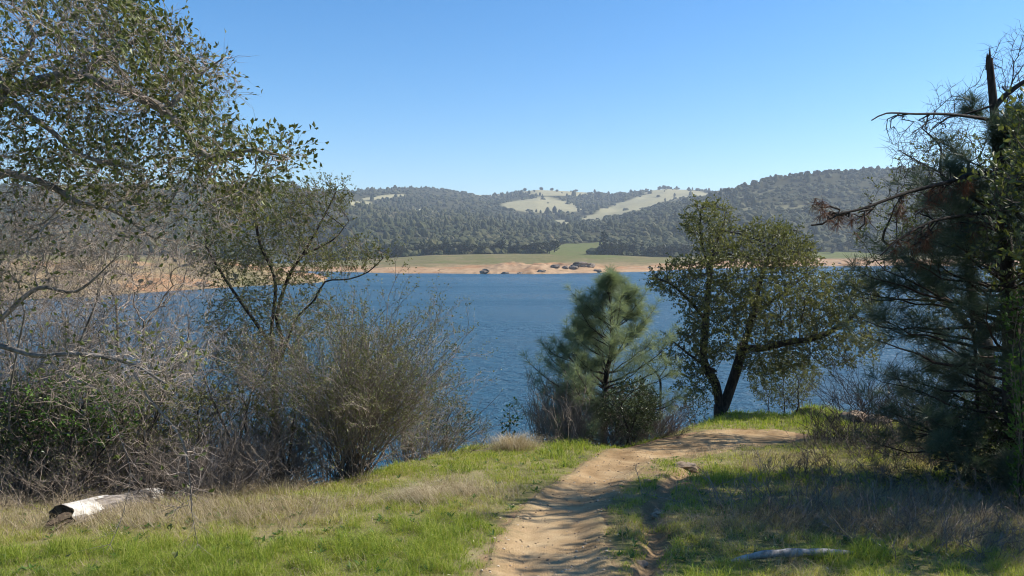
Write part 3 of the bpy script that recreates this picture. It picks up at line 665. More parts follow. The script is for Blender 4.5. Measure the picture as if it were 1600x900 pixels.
# live oak at the left edge, leaning limbs, thin leaves over many bare twigs
D = 6.3
g = Gs(dirs(-190, 600)[0] * 6.7, 6.7); root = np.array([dirs(-190, 600)[0] * 6.7, 6.7, g - .1])
paths = [[root, P(-150, 640, 6.65), P(-95, 530, 6.5), P(-85, 420, 6.45), P(-60, 300, 6.4), P(-15, 170, 6.3), P(50, 70, 6.3)], PP([(-95, 530, 6.5), (-40, 548, 6.4), (0, 540, 6.4)], 6.4), PP([(-85, 420, 6.45), (-50, 500, 6.4), (0, 500, 6.4)], 6.4),
         PP([(-60, 300), (0, 272), (30, 275), (80, 290), (122, 316), (180, 330), (240, 372)], 6.2),
         PP([(-40, 215), (-15, 170), (7, 153), (45, 180), (78, 203), (114, 235), (146, 249), (200, 262)], 6.0),
         PP([(20, 140, 6.3), (110, 120, 6.0), (180, 135, 5.9), (220, 153, 5.85), (260, 174, 5.8), (281, 196, 5.8), (327, 245, 5.7), (384, 235, 5.6), (440, 243, 5.55)], 6),
         PP([(0, 540, 6.4), (60, 555, 6.2), (120, 553, 6.0), (200, 566, 5.9), (260, 600, 5.7)], 6),
         PP([(200, 566, 5.9), (232, 620, 5.75), (262, 655, 5.6), (286, 690, 5.5), (296, 740, 5.45), (300, 800, 5.4), (309, 850, 5.4)], 6),
         PP([(60, 555, 6.2), (110, 590, 6.0), (160, 615, 5.8), (190, 690, 5.6), (204, 740, 5.5), (190, 810, 5.5), (172, 850, 5.5)], 6),
         PP([(0, 500, 6.4), (60, 450, 6.5), (120, 455, 6.5), (185, 400, 6.5)], 6),
         PP([(120, 120, 6.0), (200, 70, 6.1), (260, 40, 6.1)], 6), PP([(260, 174, 5.8), (310, 120, 5.9), (350, 90, 5.9)], 6)]
att = ell_pts([(30, 60, 6.4, 210, 150, 1.3, 800), (190, 110, 6.1, 130, 120, 1.0, 800), (300, 140, 5.9, 80, 75, .7, 300), (330, 220, 5.8, 95, 55, .7, 300), (425, 245, 5.6, 52, 32, .4, 110), (120, 290, 6.2, 170, 80, 1.0, 500),
               (310, 320, 5.7, 110, 55, .6, 120), (60, 420, 6.3, 130, 90, .8, 330), (190, 570, 5.8, 140, 70, .6, 170), (290, 720, 5.45, 45, 110, .25, 16), (190, 720, 5.5, 45, 100, .25, 12), (-230, 190, 6.6, 220, 230, 1.2, 500), (230, 260, 6.0, 130, 70, .8, 330), (80, 210, 6.2, 150, 90, .9, 350), (330, 290, 5.8, 90, 45, .6, 120), (170, 350, 6.0, 170, 70, .8, 260)], 2.3); att = att[fbm(att[:, 0] * 2.1 + 5, att[:, 2] * 2.1 + att[:, 1] * 1.1, 75, 3) > .42]
def lp_left(p):
    X, Y = project(p); return np.clip(.95 - smooth(240, 400, Y) * .80, .1, 1) * (.13 + .70 * smooth(.44, .62, fbm(p[:, 0] * 3.2, p[:, 2] * 3.2 + p[:, 1] * 2, 71)))
tree('oak_tree', 'large sparse oak with bare grey twigs hanging at the left edge', 'tree', paths, att, .07, .0022, .11, M['bark_grey'], M['twig_grey'], M['oak_leaf'], kill=.10, ntw=4, tl=(.08, .26), tr=.0016, lpt=4, ls=(.030, .058), lw=.55, thick=.012, leafprob=lp_left, jit=.3)

# slender several-stemmed oak behind the left scrub
D = 11.6
gx0 = dirs(428, 600)[0] * D; root = np.array([gx0, D, Gs(gx0, D) - .1])
paths = [[root, P(430, 640, D), P(428, 560, D), P(424, 520, D), P(430, 440, D), P(406, 380, D), P(398, 330, D)],
         PP([(424, 540), (400, 505), (368, 460), (345, 425), (322, 385)], D - .2), PP([(430, 590), (440, 530), (432, 495), (452, 430), (478, 390), (508, 335), (525, 300)], D + .3),
         PP([(440, 560), (462, 500), (492, 468), (508, 440), (545, 436), (575, 425), (598, 404)], D - .4), PP([(470, 400), (520, 375), (545, 345)], D)]
att = ell_pts([(420, 325, D, 105, 45, 1.0, 500), (500, 325, D, 45, 45, .6, 160), (345, 395, D, 55, 60, .7, 200), (440, 400, D, 95, 50, .9, 300), (540, 400, D - .3, 60, 30, .5, 130), (590, 395, D - .4, 25, 18, .3, 50), (385, 500, D, 75, 60, .8, 180), (470, 500, D, 60, 45, .7, 120), (520, 300, D, 30, 30, .4, 60), (400, 560, D, 80, 50, .8, 120)], 4.2)
tree('oak_tree', 'slender dark stemmed oak behind the scrub, one arm reaching over the water', 'tree', paths, att, .10, .003, .05, M['bark_dark'], M['twig_mid'], M['oak_leaf_olive'], kill=.14, ntw=3, tl=(.10, .26), tr=.0022, lpt=8, ls=(.022, .042), lw=.55, thick=.014, jit=.25)

# spreading oak where the path turns
D = 19.6
base = gp(1128, 643); D = base[1]; root = base - np.array([0, 0, .1])
paths = [[root, P(1118, 600, D), P(1100, 565, D), P(1103, 500, D), P(1108, 440, D), P(1115, 395, D), P(1130, 350, D)],
         [P(1130, 640, D), P(1150, 580, D + .1), P(1162, 540, D + .2), P(1178, 490, D + .2), P(1188, 440, D + .3), P(1205, 390, D + .3)],
         PP([(1162, 540), (1185, 545), (1230, 535), (1275, 528), (1320, 505), (1350, 475)], D - .5), PP([(1103, 500), (1078, 470), (1050, 445), (1025, 435)], D - .3), PP([(1108, 420), (1095, 370), (1095, 330)], D + .4),
         PP([(1178, 490), (1220, 460), (1260, 430)], D + 1.0), PP([(1118, 580), (1085, 560), (1060, 540), (1040, 525)], D - .6)]
att = ell_pts([(1110, 350, D, 48, 38, .9, 420), (1140, 385, D, 60, 35, 1.0, 250), (1205, 385, D, 62, 42, 1.4, 500), (1245, 410, D, 42, 38, 1.1, 250), (1060, 435, D - .3, 52, 32, 1.0, 320), (1130, 470, D - .5, 75, 50, 1.2, 420), (1215, 470, D, 75, 45, 1.3, 400), (1300, 470, D - .4, 72, 50, 1.1, 420),
               (1340, 520, D - .5, 45, 35, .8, 120), (1110, 530, D - .6, 55, 38, .9, 220), (1050, 545, D - .7, 32, 26, .5, 90), (1240, 520, D, 65, 22, .8, 120), (1350, 460, D - .5, 28, 40, .6, 110), (1150, 440, D - 1.2, 70, 60, .5, 160), (1165, 520, D - 1.0, 60, 40, .5, 160), (1270, 520, D - .9, 70, 30, .5, 150), (1090, 560, D - .6, 35, 25, .5, 70), (1330, 550, D - .5, 45, 22, .5, 110), (1285, 555, D - .6, 60, 25, .6, 140), (1065, 560, D - .6, 38, 40, .6, 130), (1090, 600, D - .5, 40, 22, .5, 80), (1205, 565, D - .4, 55, 28, .6, 140), (1350, 500, D - .4, 35, 50, .6, 120)], 2.7)
tree('oak_tree', 'spreading olive green oak on the grassy knoll where the path turns', 'tree', paths, att, .125, .0045, .17, M['bark_dark'], M['twig_dark'], M['oak_leaf_olive'], kill=.22, ntw=4, tl=(.12, .32), tr=.003, lpt=9, ls=(.035, .065), lw=.6, thick=.02, jit=.2)
# low olive bush at its foot, right side
def bush(name, label, cat, px, py, d, rx, ry, rd, n, wood, twig, leaf, nleaf=5, ls=(.025, .05), step=.1, seedpaths=None, tl=(.08, .22), base=None, tr=.002, ntw=3, rroot=.03, group=None, lw=.6):
    if base is None:
        x = dirs(px, py)[0] * d; base = np.array([x, d, Gs(x, d) - .05])
    c = ell_pts([(px, py, d, rx, ry, rd, n)], 2.6); c = c[c[:, 2] > Gs(base[0], base[1]) - .3]
    paths = [[base, base + np.array([0, 0, .12])]]
    for k in range(6):
        t = c[rng.integers(len(c))]; paths.append([base + np.array([rng.normal(0, .05), rng.normal(0, .05), .05]), base * .6 + t * .4 + np.array([0, 0, .1]), base * .25 + t * .75])
    return tree(name, label, cat, paths, c, step * .9, .003, rroot, wood, twig, leaf, ntw=ntw, tl=tl, tr=tr, lpt=nleaf, ls=ls, lw=lw, thick=.012, group=group, kill=step * 1.45)
bush('bush', 'olive leafy bush at the right foot of the spreading oak', 'bush', 1225, 592, 20.0, 60, 46, .9, 950, M['bark_dark'], M['twig_dark'], M['oak_leaf_olive'], nleaf=6, ls=(.03, .055), step=.11)
bush('bush', 'low dark leafy bush left of the spreading oak trunks', 'bush', 1085, 632, 19.4, 30, 18, .5, 130, M['bark_dark'], M['twig_dark'], M['shrub_leaf'], nleaf=7, ls=(.03, .05), step=.1)
b0 = gp(985, 688); bush('bush', 'dense dark green bush between the small pine and the path', 'bush', 985, 636, b0[1] + .3, 46, 46, .6, 700, M['bark_dark'], M['twig_dark'], M['shrub_leaf'], nleaf=9, ls=(.022, .04), step=.08)
bush('bush', 'dark leafy bush low against the water right of the grey scrub', 'bush', 700, 660, 12.8, 42, 38, .5, 380, M['bark_dark'], M['twig_mid'], M['shrub_leaf'], nleaf=7, ls=(.022, .04), step=.09)
bush('bush', 'dark tangled green bush at the left edge behind the log', 'bush', 50, 690, 9.3, 130, 85, .8, 800, M['bark_dark'], M['twig_dark'], M['shrub_leaf'], nleaf=6, ls=(.025, .045), step=.09)
bush('bush', 'fresh green leaved bush among the bare twigs at left', 'bush', 100, 640, 8.8, 135, 65, .5, 620, M['bark_dark'], M['twig_mid'], M['bright_leaf'], nleaf=4, ls=(.03, .05), step=.10)
bush('bush', 'green leaved bush below the slender oak', 'bush', 340, 650, 9.9, 85, 55, .5, 480, M['bark_dark'], M['twig_mid'], M['oak_leaf_olive'], nleaf=5, ls=(.025, .045), step=.10)
bush('bush', 'young pale green sapling bush rising above the dry grass tuft', 'bush', 795, 655, plane_pt(800, 690)[1] + .5, 20, 28, .2, 60, M['twig_mid'], M['twig_mid'], M['bright_leaf'], nleaf=3, ls=(.04, .07), step=.08, ntw=1, rroot=.008)
bush('bush', 'bright green leaved bush in the pine at the right edge', 'bush', 1610, 505, 7.6, 45, 45, .3, 110, M['bark_dark'], M['twig_mid'], M['bright_leaf'], nleaf=4, ls=(.04, .06), step=.10, rroot=.03)
bush('bush', 'dark dense bush beneath the broken pine', 'bush', 1560, 690, 9.2, 110, 85, .8, 850, M['bark_dark'], M['twig_dark'], M['shrub_leaf'], nleaf=8, ls=(.025, .045), step=.09)
bush('bush', 'dark leafy scrub bush between the pine and the water', 'bush', 1470, 620, 12.5, 75, 55, .8, 330, M['bark_dark'], M['twig_dark'], M['shrub_leaf'], nleaf=4, ls=(.025, .045), step=.11)

def thicket(label, px, d, specs, k, n0=5, rroot=.03, twig='twig_grey'):
    x = dirs(px, 600)[0] * d; rt = np.array([x, d, Gs(x, d) - .1]); at_ = ell_pts(specs, k); at_ = at_[at_[:, 2] > Gs(x, d) + .1]
    ps = [[rt, rt + np.array([0, 0, .15])]]
    for _ in range(n0):
        t = at_[rng.integers(len(at_))]; ps.append([rt + np.array([rng.normal(0, .08), rng.normal(0, .08), .02]), rt * .62 + t * .38 + np.array([rng.normal(0, .1), 0, .2]), rt * .2 + t * .8])
    return tree('bare_tree', label, 'tree', ps, at_, .085, .0026, rroot, M['bark_grey'], M[twig], M['oak_leaf_olive'], kill=.125, ntw=4, tl=(.10, .30), tr=.0019, lpt=1, ls=(.02, .035), thick=.012, jit=.4, leafprob=lambda p: np.full(len(p), .8) * smooth(440, 600, project(p)[1]) + .10)
thicket('leafless grey twiggy small tree at the left edge under the big oak', 30, 9.0, [(60, 410, 9.0, 170, 120, 1.0, 900), (-40, 560, 9.0, 150, 110, .8, 500)], 1.7, 7)
thicket('leafless grey twiggy small tree between the big oak and the slender oak', 215, 9.8, [(215, 430, 9.8, 130, 90, .9, 650), (190, 560, 9.6, 150, 90, .9, 600)], 1.6, 7)
thicket('leafless thorny grey shrub tree in front of the slender oak', 390, 10.6, [(360, 590, 10.5, 110, 85, .7, 500), (430, 620, 10.5, 80, 60, .6, 250)], 1.6, 7)

bush('bush', 'loose olive green bush among grey twigs above the bright end of the log', 'bush', 235, 655, 9.1, 90, 65, .5, 450, M['bark_dark'], M['twig_mid'], M['oak_leaf_olive'], nleaf=7, ls=(.025, .042), step=.10)
bush('bush', 'sparse yellow green bush between the slender oak and the fan shaped shrub', 'bush', 445, 650, 9.9, 60, 60, .45, 320, M['bark_dark'], M['twig_mid'], M['oak_leaf_olive'], nleaf=7, ls=(.022, .04), step=.10)

# ---- pines
def pine(label, trunk, r0, whorls, needle, light, tuft=(34, .19), wsub=.0022, group=None, dead_from=None, wood='bark_pine', az=None, broken=False):
    trunk = spline(trunk, .12); root = trunk[0].copy(); o = empty('pine_tree', root, label, 'tree', group)
    n = len(trunk); rr = r0 * (1 - .72 * np.linspace(0, 1, n)); tp = trunk[-1] - root
    spl = [tube([tp + np.array([math.cos(k_ * 2.1) * rr[-1] * .5, math.sin(k_ * 2.1) * rr[-1] * .5, -.08]), tp + np.array([math.cos(k_ * 2.1) * rr[-1] * .55, math.sin(k_ * 2.1) * rr[-1] * .55, .04]), tp + np.array([math.cos(k_ * 2.1) * rr[-1] * .8, math.sin(k_ * 2.1) * rr[-1] * .8, .05 + .06 * k_])], [rr[-1] * .62, rr[-1] * .5, .002], 5) for k_ in range(3)] if broken else []
    mk('trunk', [join([tube(trunk - root, rr, 9)] + spl)], M[wood], parent=o, smooth_shade=True)
    tubes_, tw0, tw1, tw2, npos, ndir, ntone = [], [], [], [], [], [], []
    for (t, nb, L_, el, curve) in whorls:
        for k in range(nb):
            i = min(n - 1, max(0, int((t + rng.normal(0, .012)) * (n - 1)))); a = rng.uniform(0, 2 * math.pi) if az is None else az(); e = el + rng.normal(0, .12); Lb = L_ * rng.uniform(.65, 1.12)
            d = np.array([math.cos(a) * math.cos(e), math.sin(a) * math.cos(e), math.sin(e)])
            s = np.linspace(0, 1, 9)[:, None]; b = trunk[i] + d * s * Lb + np.array([0, 0, 1.]) * (curve * s ** 2.2) * Lb + np.cumsum(rng.normal(0, .018, (9, 3)), 0) * Lb
            tubes_.append(tube(b - root, np.linspace(max(.006, .016 * Lb), .004, 9), 5))
            for j in range(3, 9):
                m_ = 2 if j < 8 else 1
                for _ in range(m_):
                    tdir = nrm((b[j] - b[j - 1])[None])[0]; sd = spread(tdir[None], .9)[0] if j < 8 else tdir; sd = nrm((sd + np.array([0, 0, .25]))[None])[0]
                    Ls = Lb * rng.uniform(.12, .30) * (1.15 - .08 * j) + .05
                    e1 = b[j] + sd * Ls * .5; e2 = e1 + nrm((sd + np.array([0, 0, .3]))[None])[0] * Ls * .5
                    tw0.append(b[j]); tw1.append(e1); tw2.append(e2)
                    for q in (.55, .8, 1.0):
                        c = b[j] * (1 - q) + e2 * q if q < .7 else e1 * (1 - q) * 2 + e2 * (1 - (1 - q) * 2); nn = int(tuft[0] * (.55 if q < 1 else 1))
                        npos.append(np.repeat(c[None], nn, 0)); dd = nrm((e2 - e1)[None])[0]; ndir.append(nrm(spread(np.repeat(dd[None], nn, 0), 1.15))); ntone.append(np.full(nn, np.clip(rng.normal(.42, .16), 0, 1)))
    tv, tf = twigs(np.array(tw0) - root, np.array(tw1) - root, np.array(tw2) - root, .004)
    npos = np.concatenate(npos) - root; ndir = np.concatenate(ndir); ntone = np.clip(np.concatenate(ntone) + rng.normal(0, .1, len(npos)), 0, 1)
    nv, nf = needles(npos, ndir, rng.uniform(.6, 1.1, len(npos)) * tuft[1], wsub)
    bv, bf = join(tubes_)
    mk('crown', [(bv, bf, None, 0), (tv, tf, None, 0)] + [(nv, nf[len(npos) * 0:], np.repeat(ntone, 5), 1)], [M[wood], needle], parent=o)
    return o, root
# small pine by the water
b0 = plane_pt(925, 690); D = b0[1] + 1.2; x0 = dirs(944, 600)[0] * D; rt = np.array([x0, D, Gs(x0, D) - .1])
whl = [(0.08, 7, 0.97, 0.1, 0.25), (0.16, 8, 1.16, 0.1, 0.25), (0.24, 8, 1.29, 0.12, 0.25), (0.32, 9, 1.32, 0.15, 0.25), (0.4, 9, 1.31, 0.18, 0.3), (0.48, 9, 1.23, 0.22, 0.3), (0.56, 9, 1.12, 0.3, 0.3), (0.64, 8, 0.97, 0.38, 0.3), (0.72, 8, 0.84, 0.46, 0.3), (0.79, 8, 0.71, 0.55, 0.25), (0.86, 7, 0.54, 0.7, 0.2), (0.93, 6, 0.39, 0.8, 0.2), (0.985, 6, 0.27, 1.0, 0.1)]
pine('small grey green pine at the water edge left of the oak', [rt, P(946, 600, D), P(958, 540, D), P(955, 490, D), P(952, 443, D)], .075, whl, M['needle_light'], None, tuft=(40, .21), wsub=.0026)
whl2 = [(.22, 5, .7, .15, .3), (.34, 5, .7, .2, .3), (.45, 5, .68, .2, .3), (.58, 4, .62, .25, .3), (.70, 5, .55, .35, .3), (.82, 4, .45, .5, .25), (.92, 4, .32, .7, .2), (.99, 4, .2, .9, .1)]
x1 = dirs(903, 600)[0] * (D + .3); rt = np.array([x1, D + .3, Gs(x1, D + .3) - .1])
pine('dark young pine pressed against the left side of the small pine', [rt, P(905, 640, D + .3), P(900, 580, D + .3), P(905, 522, D + .3)], .05, whl2, M['needle_light'], None, tuft=(34, .19), wsub=.0026)

# big pine with the broken top on the right
D = 8.9; x0 = dirs(1575, 760)[0] * D; rt = np.array([x0, D, Gs(x0, D) - .1])
tr_ = [rt, P(1582, 640, D), P(1580, 520, D), P(1572, 400, D), P(1562, 280, D), P(1554, 180, D), P(1546, 97, D)]
wb = [(.05, 7, 1.2, .1, .1), (.10, 8, 1.35, .05, .1), (.15, 9, 1.4, 0, .1), (.20, 9, 1.5, -.02, .1), (.25, 9, 1.5, 0, .12), (.30, 9, 1.55, .0, .14), (.35, 10, 1.6, .03, .15), (.40, 10, 1.6, .05, .15), (.45, 10, 1.55, .08, .15), (.50, 10, 1.45, .1, .15), (.55, 10, 1.3, .15, .2), (.60, 9, 1.15, .2, .2), (.65, 9, 1.0, .3, .2), (.70, 8, .85, .35, .2), (.75, 7, .65, .4, .2), (.80, 6, .5, .5, .2), (.85, 5, .36, .6, .2)]
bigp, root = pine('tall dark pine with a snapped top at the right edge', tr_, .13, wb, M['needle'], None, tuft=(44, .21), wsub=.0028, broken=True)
def bare_limb(o, root, path, r, label=None, name='limb', sub=5, subL=.5, fork=6, seed=0, needle=None, droop=0.):
    p = spline(path, .08); n = len(p); parts = [tube(p - root, np.linspace(r, r * .3, n), 6)]; A, B, C_ = [], [], []
    for k in range(sub):
        i = int(rng.uniform(.25, .98) * (n - 1)); t = nrm((p[i] - p[i - 1])[None]); s = spread(t, 1.0)[0] + np.array([0, 0, rng.uniform(-.5, .6) - droop]); L_ = subL * rng.uniform(.4, 1.1)
        q = wander(p[i], p[i] + nrm(s[None])[0] * L_, 8, .05 * L_ * 8); parts.append(tube(q - root, np.linspace(r * .38, .003, 8), 4))
        for j in range(fork * 3):
            a = q[rng.integers(1, 8)]; d = nrm((nrm(s[None])[0] + rng.normal(0, .7, 3))[None])[0]; l = rng.uniform(.08, .3) * max(.4, subL)
            m1 = a + d * l * .5; A.append(a); B.append(m1); C_.append(m1 + nrm((d + rng.normal(0, .5, 3))[None])[0] * l * .5)
    parts_ = [(*join(parts), None, 0)]
    if A:
        v, f = twigs(np.array(A) - root, np.array(B) - root, np.array(C_) - root, .0022); parts_.append((v, f, None, 0))
    lo = mk(name, parts_, [M['bark_dark']], parent=o, smooth_shade=True)
    if label: lo['label'] = label
    if needle is not None and A:
        Cn = np.array(C_); sel = Cn[needle(Cn)]; k = np.repeat(sel, 34, 0); d = nrm(rdir(len(k)) + np.array([0, 0, -.75])); v, f = needles(k - root, d, rng.uniform(.07, .14, len(k)), .0028)
        mk('dead_needles', [(v, f, np.repeat(np.clip(rng.normal(.45, .22, len(k)), 0, 1), 5))], M['needle_dead'], parent=lo)
    return lo
bare_limb(bigp, root, PP([(1552, 170), (1570, 150), (1600, 128), (1640, 110), (1690, 100)], D), .035, sub=6, subL=.4)
bare_limb(bigp, root, PP([(1550, 165), (1530, 172), (1500, 180), (1480, 184), (1460, 200)], D - .1), .014, sub=3, subL=.15, fork=2)
bare_limb(bigp, root, PP([(1562, 190, D), (1515, 182, D - .4), (1470, 178, D - .6), (1430, 178, D - .8), (1385, 177, D - 1.0), (1362, 188, D - 1.1)], D), .022, 'long bare dead limb against the sky', sub=5, subL=.35, droop=.8)
bare_limb(bigp, root, PP([(1565, 270, D), (1520, 272, D - .3), (1480, 285, D - .5), (1420, 300, D - .7), (1350, 325, D - .9), (1310, 335, D - 1), (1285, 350, D - 1.0), (1268, 352, D - 1.05)], D), .03, 'long bare limb with clumps of rusty brown needles', sub=12, subL=.3, fork=3, droop=.6, needle=lambda c: rng.random(len(c)) < .62)
bare_limb(bigp, root, PP([(1572, 330, D), (1520, 335, D - .4), (1460, 345, D - .7), (1410, 370, D - .9), (1375, 400, D - 1)], D), .026, 'drooping limb with brown needles', sub=10, subL=.4, fork=3, droop=.6, needle=lambda c: rng.random(len(c)) < .4)
# bare twiggy tree in front of the pine's upper left
base = gp(1490, 745); D2 = 9.7
tw_paths = [[np.array([dirs(1530, 700)[0] * D2, D2, Gs(dirs(1530, 700)[0] * D2, D2)]), P(1525, 560, D2), P(1510, 430, D2), P(1500, 330, D2), P(1470, 270, D2), P(1470, 230, D2), P(1440, 200, D2)], PP([(1500, 330), (1540, 290), (1575, 230)], D2), PP([(1470, 270), (1430, 250), (1405, 235)], D2)]
att = ell_pts([(1460, 240, D2, 60, 55, .5, 260), (1500, 180, D2, 50, 45, .5, 160), (1420, 240, D2, 35, 35, .4, 90), (1575, 190, D2, 45, 70, .5, 200), (1450, 310, D2, 70, 40, .5, 150), (1580, 90, D2, 40, 40, .4, 70)])
tree('bare_tree', 'leafless thin twigged tree tangled into the broken pine', 'tree', tw_paths, np.concatenate([att] * 2) + rng.normal(0, .05, (len(att) * 2, 3)), .085, .0028, .024, M['bark_dark'], M['twig_dark'], M['shrub_leaf'], kill=.13, ntw=3, tl=(.08, .25), tr=.0022, lpt=0, thick=.012, jit=.35)
# contorted little bare tree left of the oak
D3 = 17.8; xb = dirs(1030, 640)[0] * D3; rt = np.array([xb, D3, Gs(xb, D3) - .1])
tree('bare_tree', 'small crooked bare tree between the pine and the oak', 'tree', [[rt, P(1032, 620, D3), P(1030, 590, D3), P(1018, 575, D3), P(1003, 560, D3), P(1000, 545, D3)], PP([(1030, 590), (1040, 575), (1045, 560)], D3), PP([(1018, 575), (1008, 582)], D3)], ell_pts([(1010, 555, D3, 28, 22, .4, 60), (1040, 565, D3, 20, 20, .3, 40)]), .1, .005, .05, M['bark_dark'], M['twig_dark'], M['shrub_leaf'], ntw=2, tl=(.08, .2), tr=.003, lpt=2, thick=.015, jit=.35)

# ---- many-stemmed bare shrubs
def fan(name, label, base, n, H, spread_a, stem, twig, lean=(0, 0), k1=7, k2=3, l1=.32, r=.009, leaf=None, nleaf=0, ls=(.015, .03), group=None, foot=.12, curve=.35, tr=.0024, split=True):
    base = np.asarray(base, float); o = empty(name, base, label, 'shrub', group); tb, T0, T1, T2, U0, U1, U2 = [], [], [], [], [], [], []
    for i in range(n):
        a = rng.uniform(0, 2 * math.pi); s = spread_a * math.sqrt(rng.uniform(0.02, 1)); h = H * rng.uniform(.6, 1.05) * (1 - .25 * (s / max(.01, spread_a)) ** 2 * .8)
        d = np.array([math.sin(s) * math.cos(a) + lean[0], math.sin(s) * math.sin(a) + lean[1], math.cos(s)]); d /= np.linalg.norm(d)
        p0 = np.array([rng.normal(0, foot), rng.normal(0, foot), -.06]); t = np.linspace(0, 1, 10)[:, None]
        out = np.array([d[0], d[1], 0]); q = p0 + d * h * t + out * (curve * t ** 2 * h) - np.array([0, 0, 1]) * (curve * .35 * t ** 2 * h * math.sin(s)) + np.cumsum(rng.normal(0, .021 * h, (10, 3)), 0)
        tb.append(tube([np.array([0, 0, -.10]), p0 * .5 + np.array([0, 0, -.05]), p0 + d * .02], [r * 1.2, r, r * .8], 4)); tb.append(tube(q, np.linspace(r * rng.uniform(.6, 1.2), .0025, 10), 4))
        for j in range(k1):
            f = rng.uniform(.22, 1); x = f * 9; i0 = min(8, int(x)); a0 = q[i0] + (q[i0 + 1] - q[i0]) * (x - i0); tg = nrm((q[i0 + 1] - q[i0])[None]); sd = nrm(spread(tg, .75)[0][None] + np.array([[0, 0, .15]]))[0]; L_ = l1 * H * rng.uniform(.35, 1) * (1.1 - .5 * f)
            m1 = a0 + sd * L_ * .5; e = m1 + nrm((sd + rng.normal(0, .25, 3))[None])[0] * L_ * .5; T0.append(a0); T1.append(m1); T2.append(e)
            for z in range(k2):
                w = rng.uniform(.3, 1); c = a0 + (m1 - a0) * w * 2 if w < .5 else m1 + (e - m1) * (w * 2 - 1); s2 = nrm((spread(sd[None], .8)[0] + np.array([0, 0, .1]))[None])[0]; l2 = L_ * rng.uniform(.2, .5); m2 = c + s2 * l2 * .5; U0.append(c); U1.append(m2); U2.append(m2 + nrm((s2 + rng.normal(0, .3, 3))[None])[0] * l2 * .5)
    v1 = twigs(np.array(T0), np.array(T1), np.array(T2), tr * 1.25); v2 = twigs(np.array(U0), np.array(U1), np.array(U2), tr * .8)
    ch = [(*v1, None, 0), (*v2, None, 0)]
    if k1 <= 6: mk('stems', [(*join(tb), None, 0)] + ch, stem, parent=o); return o
    mk('stems', [join(tb)], stem, parent=o)
    if nleaf:
        c = np.concatenate([np.array(U2), np.array(U1), np.array(T2)]); k = np.repeat(np.arange(len(c)), nleaf); k = k[rng.random(len(k)) < .7]; dd = nrm(rdir(len(k)) + np.array([0, 0, .4])); s = rng.uniform(*ls, len(k)); v, f = leaves(c[k], dd, s, s * .5)
        ch.append((v, f, np.repeat(np.clip(rng.normal(.5, .2, len(k)), 0, 1), 4), 1))
    mk('twigs', ch, [twig] + ([leaf] if leaf else []), parent=o)
    return o
def gat(px, d, py=600):
    x = dirs(px, py)[0] * d; return np.array([x, d, Gs(x, d)])
fan('bare_shrub', 'tall fan shaped grey shrub with many bare stems at the grass edge', gp(540, 732) + np.array([0, .25, 0]), 120, 2.5, .66, M['twig_mid'], M['twig_grey'], lean=(.04, 0), k1=15, k2=6, r=.009, leaf=M['oak_leaf_olive'], nleaf=2, ls=(.02, .036), curve=.22, tr=.0021, l1=.36)
fan('bare_shrub', 'grey green twiggy shrub leaning toward the water beside the fan shaped shrub', gat(640, 12.0), 60, 1.9, .75, M['twig_mid'], M['twig_grey'], lean=(.15, 0), k1=9, k2=5, leaf=M['oak_leaf_olive'], nleaf=1)
fan('bare_shrub', 'low brown brush left of the fan shaped shrub', gp(430, 742) + np.array([0, .3, 0]), 150, 1.1, .85, M['twig_mid'], M['twig_mid'], k1=9, k2=5, r=.005, foot=.35, tr=.0017)
fan('bare_shrub', 'low brown brush above the bright end of the log', gp(310, 752) + np.array([0, .3, 0]), 130, 1.0, .85, M['twig_mid'], M['twig_mid'], k1=9, k2=5, r=.005, foot=.35, tr=.0017)
fan('bare_shrub', 'tall pale grey leafless shrub behind the hanging oak twigs', gat(150, 10.4), 120, 3.7, .6, M['bark_grey'], M['twig_grey'], k1=12, k2=5, r=.016, tr=.0024, foot=.3)
fan('bare_shrub', 'wide grey leafless shrub at the far left edge', gat(-10, 10.0), 120, 3.9, .6, M['bark_grey'], M['twig_grey'], k1=12, k2=5, r=.016, tr=.0024, foot=.3)
fan('bare_shrub', 'grey leafless shrub just left of the slender oak', gat(275, 11.0), 110, 2.9, .65, M['bark_grey'], M['twig_grey'], k1=10, k2=5, r=.012, tr=.0024, foot=.3)
fan('bare_shrub', 'grey brown thicket of thin twigs low behind the log', gat(180, 9.6), 110, 1.7, .8, M['twig_mid'], M['twig_grey'], k1=11, k2=6, r=.008, tr=.002, foot=.45, leaf=M['oak_leaf_olive'], nleaf=1)
fan('bare_shrub', 'grey thicket of thin twigs at the left edge above the log', gat(20, 9.3), 110, 1.9, .8, M['twig_mid'], M['twig_grey'], k1=11, k2=6, r=.008, tr=.002, foot=.45, leaf=M['oak_leaf_olive'], nleaf=1)
fan('bare_shrub', 'tangle of thin grey twigs left of the low brown brush', gat(330, 10.2), 100, 1.7, .8, M['twig_mid'], M['twig_grey'], k1=11, k2=6, r=.008, tr=.002, foot=.4, leaf=M['oak_leaf_olive'], nleaf=1)
fan('bare_shrub', 'brown dry brush at the far left behind the log', gp(60, 775) + np.array([0, .35, 0]), 110, .9, .9, M['twig_mid'], M['twig_mid'], k1=8, k2=4, r=.005, foot=.4, tr=.0017)
bs = plane_pt(885, 688)
fan('bare_shrub', 'upright grey brush in front of the small pine', gat(885, bs[1] + .4), 130, 1.4, .42, M['twig_grey'], M['twig_grey'], k1=9, k2=4, r=.006, foot=.3, tr=.0022)
fan('bare_shrub', 'thin pale brush left of the small pine', gat(845, bs[1] + .5), 26, 1.0, .3, M['twig_grey'], M['twig_grey'], k1=6, k2=3, r=.005, foot=.03, tr=.002)
fan('bare_shrub', 'brown brush at the right side of the dark green bush', gat(1020, plane_pt(1020, 680)[1] + .3), 130, 1.0, .75, M['twig_mid'], M['twig_mid'], k1=9, k2=4, r=.006, foot=.2, tr=.0022)
